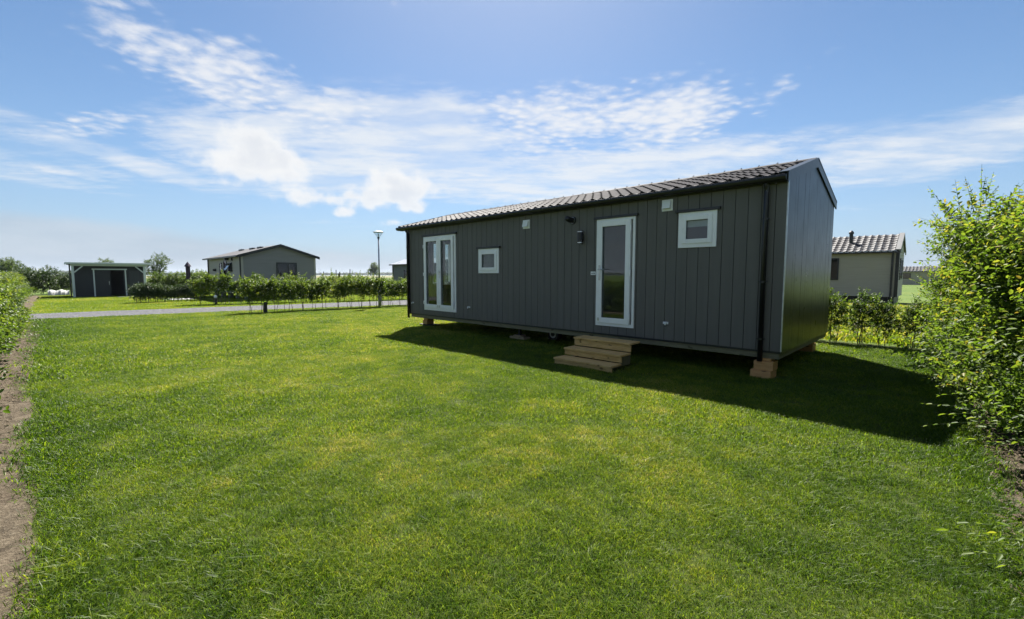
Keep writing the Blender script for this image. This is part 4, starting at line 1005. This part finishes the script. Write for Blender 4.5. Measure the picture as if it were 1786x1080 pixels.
mb = MB(); mb.box(-23.35, -23.1, cy0-.25, cy0-.013, 2.62, 2.76); mb.build('floodlight', M['trim'], ct)
mb = MB(); mb.box(-22.25, -22.12, cy0-.10, cy0-.013, 2.56, 2.76); mb.build('wall_lamp', M['trim'], ct)
for x in (-28.85, -20.24):
    mb = MB(); mb.tube([(x, cy0-.06, ce-.02), (x, cy0-.06, cb-.1)], .045, 10); mb.build('downpipe', M['trim'], ct)
mb = MB(); mb.box(-20.19, -20.165, cy0-.03, cy0+.1, cb, ce); mb.box(-20.19, -20.165, cy1-.1, cy1+.02, cb, ce); mb.build('corner_trim', M['cottage_beige'], ct)
cym = (cy0+cy1)/2; sl_ = (ca-ce)/(cym-cy0)
rf = MB()
ye, zeA = cy0-.25, ce-.25*sl_+.05
rf.prism([(ye, zeA), (cym, ca+.06), (cy1+.25, zeA), (cy1+.25, zeA+.06), (cym, ca+.13), (ye, zeA+.06)], 'x', cx0-.3, cx1+.18)
ro = rf.build('roof', M['felt'], ct)
vb = MB()
for s in (0, 1):
    ya = ye if not s else cy1+.25
    vb.prism([(ya, zeA-.10), (cym, ca-.03), (cym, ca+.15), (ya, zeA+.08)], 'x', cx1+.182, cx1+.21)
vb.build('verge_board', M['trim'], ct)
mb = MB(); mb.box(cx0-.3, cx1+.18, ye-.10, ye-.002, zeA-.05, zeA+.05); mb.build('gutter', M['trim'], ct)
for x in (-26.9, -24.2, -22.4):
    mb = MB(); yy = cym-.55; zz = ca+.13-.55*sl_; mb.box(x-.35, x+.35, yy-.12, yy+.12, zz-.05, zz+.09); mb.build('roof_vent', M['trim'], ct, bevel=.02)
mb = MB()
for x in np.arange(cx0+.4, cx1, 2.0): mb.box(x-.1, x+.1, cy0+.2, cy0+.5, -.02, cb); mb.box(x-.1, x+.1, cy1-.5, cy1-.2, -.02, cb)
mb.build('foundation', M['pave'], ct)

# ------------------------------------------------------------------ taupe cottage to the right
c2 = empty('cottage', (0, 0, 0), 0, 'taupe clad cottage with a pantiled roof and black stove pipe behind the house', 'cottage')
x0, x1, y0, y1, ze, za, zb = .3, 9.97, 23.3, 27.0, 2.86, 3.74, .45
w1 = (6.6, 7.45, 1.33, 2.56); w2_ = (24.3, 25.9, 1.35, 2.5)
shell(c2, x0, x1, y0, y1, zb, ze, za, M['cottage_taupe'], [w1], [w2_])
lo = MB()
for a, b, p, q in cut_rects(x0, x1, zb, ze, [w1]): lap_x(lo, a, b, y0, p, q, .16)
lo.build('long_siding', M['cottage_taupe'], c2)
mb = MB(); lap_gable(mb, x1, y0, y1, zb, ze, za, .16); mb.build('gable_siding', M['cottage_taupe'], c2)
winx(c2, *w1, y0-.012); winy(c2, *w2_, x1+.012, mid=25.1)
mb = MB(); mb.box(x1+.014, x1+.05, y0-.03, y0+.12, zb, ze); mb.box(x1-.1, x1+.013, y0-.03, y0-.013, zb, ze); mb.build('corner_trim', M['trim'], c2)
mb = MB(); mb.tube([(x1-.22, y0-.07, ze), (x1-.22, y0-.07, .2)], .05, 10); mb.build('downpipe', M['trim'], c2)
roof_slope('roof_slope', x0-.1, x1+.0, y0-.15, ze+.02, (y0+y1)/2, za+.12, .30, 7, c2, M['tile_far'], .035, .03)
roof_slope('roof_slope', x0-.1, x1+.0, y1+.15, ze+.02, (y0+y1)/2, za+.12, .30, 7, c2, M['tile_far'], .035, .03)
mb = MB(); ym = (y0+y1)/2
for s in (0, 1):
    ya = y0-.16 if not s else y1+.16
    mb.prism([(ya, ze-.10), (ym, za-.02), (ym, za+.20), (ya, ze+.10)], 'x', x1+.052, x1+.09); mb.prism([(ya, ze+.06), (ym, za+.16), (ym, za+.20), (ya, ze+.10)], 'x', x1-.12, x1+.05)
mb.build('verge_board', M['verge_grey'], c2)
mb = MB(); mb.box(x0-.1, x1+.03, y0-.26, y0-.16, ze-.09, ze+.0); mb.box(x0-.1, x1, y0-.15, y0-.013, ze-.06, ze+.0); mb.build('gutter', M['trim'], c2)
mb = MB(); mb.tube([(7.8, y0+1.0, ze+.3), (7.8, y0+1.0, 3.95)], .09, 14); so2 = mb.build('stove_pipe', M['trim'], c2, smooth=False)
mb = MB(); mb.tube([(7.8, y0+1.0, 3.951), (7.8, y0+1.0, 4.05), (7.8, y0+1.0, 4.14)], [.125, .12, .04], 14); mb.build('cowl', M['trim'], so2)
mb = MB(); mb.tube([(7.8, y0+1.0, ze+.36), (7.8, y0+1.0, ze+.55)], [.17, .10], 14); mb.build('flashing', M['galv'], so2)
mb = MB(); mb.box(x0+.1, x1-.1, y0+.25, y1-.25, .05, zb); mb.build('underfloor_shade', M['chassis'], c2)  # solid black box standing in for the shaded gap below the floor

# far third cottage: roof showing beyond the taupe one
c3 = empty('cottage', (0, 0, 0), 0, 'distant cottage whose ribbed grey roof shows right of the taupe cottage', 'cottage')
shell(c3, -2, 11.5, 92.3, 96.3, 0, 2.25, 2.95, M['cottage_taupe'])
roof_slope('roof_slope', -2.2, 11.7, 92.0, 2.28, 94.3, 3.08, .45, 5, c3, M['tile_far'], .06, .04)
roof_slope('roof_slope', -2.2, 11.7, 96.6, 2.28, 94.3, 3.08, .45, 5, c3, M['tile_far'], .06, .04)
mb = MB(); mb.box(-2.2, 11.7, 91.85, 91.99, 2.17, 2.27); mb.build('gutter', M['trim'], c3)
winx(c3, 6.0, 7.3, 1.0, 1.9, 92.28)
# dark cabin seen past the left corner of the house
c4 = empty('cabin', (0, 0, 0), 0, 'dark slate cabin with a bright low roof between lamp post and house', 'cabin')
dop = [(-34.65, -33.7, .5, 2.3)]
shell(c4, -37.2, -28, 21.4, 25.2, .35, 2.8, 3.45, M['cottage_dark'], dop)
lo = MB()
for a, b, p, q in cut_rects(-37.2, -28, .35, 2.8, dop): lap_x(lo, a, b, 21.4, p, q, .2)
lo.build('long_siding', M['cottage_dark'], c4)
winx(c4, *dop[0], 21.388, 'door')
mb = MB(); ym = 23.3
mb.prism([(21.15, 2.80), (ym, 3.50), (25.45, 2.80), (25.45, 2.92), (ym, 3.60), (21.15, 2.92)], 'x', -37.5, -27.8); mb.build('roof', pm('zinc_roof', (.42, .43, .45), .3, .1, 3, .05, metallic=.6), c4)
mb = MB(); mb.box(-37.5, -27.8, 21.04, 21.148, 2.80, 2.92); mb.tube([(-37.12, 21.33, 2.8), (-37.12, 21.33, .3)], .05, 8); mb.build('gutter', M['trim'], c4)

# ------------------------------------------------------------------ shed
sh = empty('garden_shed', (0, 0, 0), 0, 'black flat-roofed shed with white posts and an open dark doorway', 'shed')
X = -33.0
mb = MB()
dk = M['shed_dark']
def shedwall(y0, y1, z0, z1, x): 
    z = z0
    while z < z1-.01:
        zb_ = min(z+.17, z1); mb.add([(x+.016, y0, z), (x+.016, y1, z), (x+.004, y1, zb_), (x+.004, y0, zb_), (x, y0, z), (x, y1, z)], [(0,1,2,3), (0,4,5,1)]); z = zb_
XW = X-.35
for a, b, z0, z1 in cut_rects(-6.85, -2.85, 0, 2.3, [(-4.85, -4.12, 0, 1.98)]): mb.box(XW-.06, XW, a, b, z0, z1); shedwall(a, b, z0, z1, XW)
mb.box(XW-3.2, XW-.061, -6.85, -6.79, 0, 2.3); mb.box(XW-3.2, XW-.061, -2.91, -2.85, 0, 2.3); mb.box(XW-3.26, XW-3.201, -6.85, -2.85, 0, 2.3); mb.build('wall', dk, sh)
for y in (-6.87, -2.87):
    p = MB(); p.box(X-.07, X+.07, y-.07, y+.07, -.02, 2.27); p.build('post', M['shed_white'], sh, bevel=.006)
p = MB(); p.box(X-.05, X+.05, -7.0, -2.7, 2.272, 2.40); p.build('beam', M['shed_white'], sh, bevel=.006)
for y, s in ((-6.80, 1), (-2.94, -1)):
    p = MB(); p.bar((X, y, 1.80), (X, y+s*.46, 2.268), .08, .09, (1, 0, 0)); p.build('brace', M['shed_white'], sh)
r = MB(); r.box(XW-3.4, X+.28, -7.15, -2.55, 2.402, 2.44); r.build('roof', M['felt'], sh)
r = MB(); r.box(X+.281, X+.31, -7.22, -2.50, 2.40, 2.53); r.box(XW-3.4, X+.31, -7.25, -7.221, 2.40, 2.53); r.box(XW-3.4, X+.31, -2.499, -2.47, 2.40, 2.53); r.build('roof_trim', M['shed_white'], sh, bevel=.01)
d_ = MB(); d_.box(XW+.02, XW+.07, -5.80, -5.72, 0, 2.0); d_.box(XW+.02, XW+.07, -4.02, -3.94, 0, 2.0); d_.box(XW+.02, XW+.09, -5.86, -3.88, 2.001, 2.09); d_.build('door_frame', M['shed_white'], sh)
d_ = MB(); d_.box(XW+.022, XW+.06, -5.715, -4.86, .03, 1.97); do = d_.build('sliding_door', dk, sh)
d_ = MB(); d_.box(XW+.061, XW+.085, -4.95, -4.92, .9, 1.15); d_.build('handle', M['steel'], do)
d_ = MB(); d_.box(XW+.017, XW+.03, -3.75, -3.15, .06, 1.95); do = d_.build('side_door', pm('charcoal_door', (.03, .034, .04), .5, .1), sh)
d_ = MB(); d_.box(XW+.031, XW+.06, -3.27, -3.23, .95, 1.1); d_.build('handle', M['steel'], do)
p = MB(); p.tube([(X+.05, -7.02, 2.40), (X-.05, -7.02, 2.15), (X-.05, -7.02, 0)], .04, 10); p.build('downpipe', M['trim'], sh)
# white sheeting left of the shed
mb = MB(); V = []; nx, ny = 26, 5
for i in range(nx+1):
    for j in range(ny+1):
        t = j/ny; yy = -8.25+1.2*i/nx; prof = [0, .36, .44, .45, .36, 0][j]
        V.append((-38.2-.9*t+random.uniform(-.03, .03), yy, max(-.02, prof*(.9+.10*math.sin(i*.5)+random.uniform(-.05, .05)))))
F = [(i*(ny+1)+j, (i+1)*(ny+1)+j, (i+1)*(ny+1)+j+1, i*(ny+1)+j+1) for i in range(nx) for j in range(ny)]
mb.add(V, F); tag(mb.build('plastic_sheet', M['tarp'], smooth=True), 'crumpled white sheet over a low pile left of the shed', 'sheeting')

# ------------------------------------------------------------------ parasol, lamps, posts
ps = empty('parasol', (-29.5, -.66, 0), 0, 'closed plum parasol standing above the hedge on the terrace', 'parasol')
mb = MB(); mb.tube([(0, 0, 0), (0, 0, 2.62)], .025, 10); mb.build('pole', M['trim'], ps)
mb = MB(); n = 16; V = []
prof = [(.85, .17), (1.1, .15), (1.5, .11), (2.0, .12), (2.28, .13)]
for i, (z, r) in enumerate(prof):
    for k_ in range(n):
        rr = r*(1.18 if k_ % 2 else .78); a = 6.283*k_/n+i*.12; V.append((rr*math.cos(a), rr*math.sin(a), z+(.05 if k_ % 2 else 0)*(i == 0)))
F = [(i*n+k_, i*n+(k_+1) % n, (i+1)*n+(k_+1) % n, (i+1)*n+k_) for i in range(len(prof)-1) for k_ in range(n)]
mb.add(V, F); mb.build('canopy', M['parasol'], ps)
mb = MB(); mb.tube([(0, 0, 2.26), (0, 0, 2.30), (0, 0, 2.5), (0, 0, 2.6)], [.24, .22, .10, .03], 8); mb.build('canopy_top', M['parasol'], ps)
mb = MB(); mb.tube([(0, 0, 0), (0, 0, .06), (0, 0, .08)], [.28, .28, .08], 16); mb.build('base', M['post'], ps)

lp = empty('street_lamp', (-8.80, 3.85, 0), 0, 'slim grey lamp post with a conical glass head beside the young hedge', 'street lamp')
mb = MB(); mb.tube([(0, 0, -.05), (0, 0, .85), (0, 0, .9)], [.085, .085, .05], 14); mb.build('base', M['galv'], lp, smooth=True)
mb = MB(); mb.tube([(0, 0, .9), (0, 0, 3.45)], [.048, .036], 14); mb.build('pole', M['galv'], lp, smooth=True)
hd = MB(); hd.tube([(0, 0, 3.45), (0, 0, 3.52)], [.06, .065], 16); ho = hd.build('lamp_head', M['trim'], lp)
q = MB(); q.tube([(0, 0, 3.521), (0, 0, 3.76)], [.065, .235], 24, caps=False); q.build('lamp_glass', M['lamp_glass'], ho, smooth=True)
q = MB(); q.tube([(0, 0, 3.761), (0, 0, 3.785), (0, 0, 3.83), (0, 0, 3.85)], [.26, .26, .12, .03], 24); q.build('lamp_cap', M['galv'], ho)
q = MB(); q.tube([(0, 0, 3.525), (0, 0, 3.70)], [.03, .03], 10); q.build('lamp_tube', M['white_ball'], ho)

mb = MB(); mb.tube([(0, 0, -.05), (0, 0, .40), (0, 0, .43)], [.075, .075, .05], 14)
bo = tag(mb.build('bollard', M['trim'], loc=(-8.8, -1.5, 0), smooth=False), 'short black bollard at the left end of the young hedge', 'bollard')
mb = MB(); mb.tube([(0, 0, .431), (0, 0, .455), (0, 0, .46)], [.055, .055, .03], 12); mb.build('bollard_cap', M['post'], bo)
gl = empty('garden_light', (-16.3, -1.72, 0), 0, 'small white globe light on a black stub among the loose shrubs', 'garden light')
mb = MB(); mb.tube([(0, 0, -.03), (0, 0, .36)], .06, 10); mb.build('stub', M['trim'], gl)
mb = MB(); mb.tube([(0, 0, .361), (0, 0, .40), (0, 0, .45), (0, 0, .50), (0, 0, .53)], [.03, .075, .09, .07, .02], 12); mb.build('globe', M['white_ball'], gl, smooth=True)
for px, top, lean, lab in ((564.4, 2.15, 0, 'leftmost thin dark fence post in the meadow, beside the cottage'), (586.3, 2.4, 0, 'middle thin dark post in the meadow left of the box'), (609, 2.5, .10, 'leaning dark post in the meadow, nearest the lone tree')):
    x, y = pol(px, 70); mb = MB(); mb.tube([(0, 0, -.1), (lean, lean, top*.97), (lean, lean, top)], [.075, .06, .03], 8)
    tag(mb.build('wooden_post', M['post'], loc=(x, y, 0)), lab, 'post', 'dark posts in the meadow')
x, y = pol(591.7, 70); bx = empty('utility_box', (x, y, 0), 0, 'dark utility box on a stake between the meadow posts', 'utility box')
mb = MB(); mb.box(-.20, .10, -.1, .1, 1.1, 1.85); mb.build('cabinet', M['post'], bx, bevel=.01)
mb = MB(); mb.box(.101, .19, -.05, .05, -.1, 2.1); mb.build('stake', M['post'], bx)
# wind turbines
for i, px in enumerate((557.8, 582, 594, 600.5, 626, 637, 667, 673, 679)):
    dist = 2400+60*((i*7) % 5); h = [42, 30, 44, 36, 30, 40, 32, 38, 42][i]*dist/3300
    x, y = pol(px, dist); o = empty('wind_turbine', (x, y, 0), 0, 'tiny pale wind turbine far away on the horizon', 'wind turbine', 'wind turbines on the horizon')
    mb = MB(); mb.tube([(0, 0, 0), (0, 0, h*.72)], [1.6, .9], 8); mb.build('tower', M['turbine'], o)
    mb = MB(); hub = Vector((-2.0*FW[0], -2.0*FW[1], h*.72)); u = Vector((RT[0], RT[1], 0))
    mb.tube([hub+Vector((FW[0]*3.5, FW[1]*3.5, 0)), hub], [1.2, 1.0], 8)
    for b_ in range(3):
        a = i*.7+b_*2.094; d = u*math.cos(a)+Vector((0, 0, 1))*math.sin(a); mb.bar(hub, hub+d*h*.33, .9, .5, (FW[0], FW[1], 0))
    mb.build('rotor', M['turbine'], o)
# pale far crop field and distant woodland
def far_mat(name, a, b, sc_):
    m, k, out = newmat(name); p = k.n('ShaderNodeBsdfPrincipled'); k.l(p.outputs[0], out.inputs[0])
    c = k.ramp(k.noise(k.n('ShaderNodeNewGeometry').outputs['Position'], sc_, 5, .6), [(.3, a), (.7, b)]); k.l(c, p.inputs['Base Color']); p.inputs['Roughness'].default_value = .9; p.inputs['Specular IOR Level'].default_value = .1; return m
mb = MB()
def sect(d0, d1, p0, p1, z, n=30):
    V = []; 
    for i in range(n+1):
        px = p0+(p1-p0)*i/n
        for d in (d0, d1): V.append((*pol(px, d), z))
    mb.add(V, [(2*i, 2*i+2, 2*i+3, 2*i+1) for i in range(n)])
sect(300, 1500, 100, 1700, .05); tag(mb.build('crop_field', far_mat('ripe_field', (.14, .14, .07), (.22, .20, .11), .01)), 'pale straw coloured field far behind the gardens', 'field', kind='structure')
V = []; F = []; n0 = 0
r0 = np.random.default_rng(3)
ico = [(0,0,1)]+[(math.cos(t)*.9, math.sin(t)*.9, .45) for t in np.linspace(0, 6.283, 7)[:-1]]+[(math.cos(t+.5)*1.0, math.sin(t+.5)*1.0, -.2) for t in np.linspace(0, 6.283, 7)[:-1]]
fi = [(0, 1+i, 1+(i+1) % 6) for i in range(6)]+[(1+i, 7+i, 1+(i+1) % 6) for i in range(6)]+[(7+i, 7+(i+1) % 6, 1+(i+1) % 6) for i in range(6)]
for i in range(5200):
    a = r0.uniform(-math.pi, math.pi); d = r0.choice([1500, 1750, 2100])+r0.uniform(0, 160)
    hh = (5+7*vnoise(np.array([a*9.0+40]), np.array([d*.001]), 1.0, 8)[0])*r0.uniform(.7, 1.25)*(d/1600); w_ = hh*r0.uniform(.7, 1.5)
    cx_, cy_ = CAM[0]+d*math.sin(a), CAM[1]+d*math.cos(a)
    for (p, q, s) in ico: V.append((cx_+p*w_*r0.uniform(.8, 1.2), cy_+q*w_*r0.uniform(.8, 1.2), hh*.45+s*hh*.55*r0.uniform(.8, 1.2)))
    F += [(n0+f0, n0+f1, n0+f2) for f0, f1, f2 in fi]; n0 += len(ico)
mb = MB(); mb.v = V; mb.f = F
tag(mb.build('woodland', far_mat('far_wood', (.022, .034, .018), (.045, .06, .03), .05)), 'low band of far woodland along the horizon', 'woodland', kind='stuff')
# the air
def haze():
    m, k, out = newmat('haze_air'); v = k.n('ShaderNodeVolumePrincipled'); v.inputs['Color'].default_value = (.80, .88, 1, 1); v.inputs['Density'].default_value = .00010; v.inputs['Anisotropy'].default_value = .2
    k.l(v.outputs[0], out.inputs['Volume']); m.cycles.homogeneous_volume = True
    mb = MB(); mb.box(-4200, 4200, -4200, 4200, -1, 42); return tag(mb.build('haze', m), 'thin pale haze over the far fields', 'haze', kind='stuff')
USE_HAZE = True
if USE_HAZE: haze()

# ------------------------------------------------------------------ camera and render settings
cd = bpy.data.cameras.new('camera'); co = bpy.data.objects.new('camera', cd); COL.objects.link(co); sc.camera = co
cd.sensor_width = 36; cd.sensor_fit = 'HORIZONTAL'; cd.lens = 775.2/1786*36; cd.clip_start = .05; cd.clip_end = 20000
co.location = tuple(CAM); co.rotation_euler = (R(90-4.411), 0, HEAD)
sc.view_settings.view_transform = 'Standard'; sc.view_settings.look = 'None'; sc.view_settings.exposure = 1.5; sc.view_settings.gamma = 1
sc.render.engine = 'CYCLES'
cy = sc.cycles; cy.use_adaptive_sampling = True; cy.adaptive_threshold = .015; cy.max_bounces = 8; cy.diffuse_bounces = 3; cy.glossy_bounces = 4; cy.transmission_bounces = 6; cy.transparent_max_bounces = 12; cy.volume_bounces = 0
cy.caustics_reflective = False; cy.caustics_refractive = False; cy.sample_clamp_indirect = 6
cy.use_denoising = True
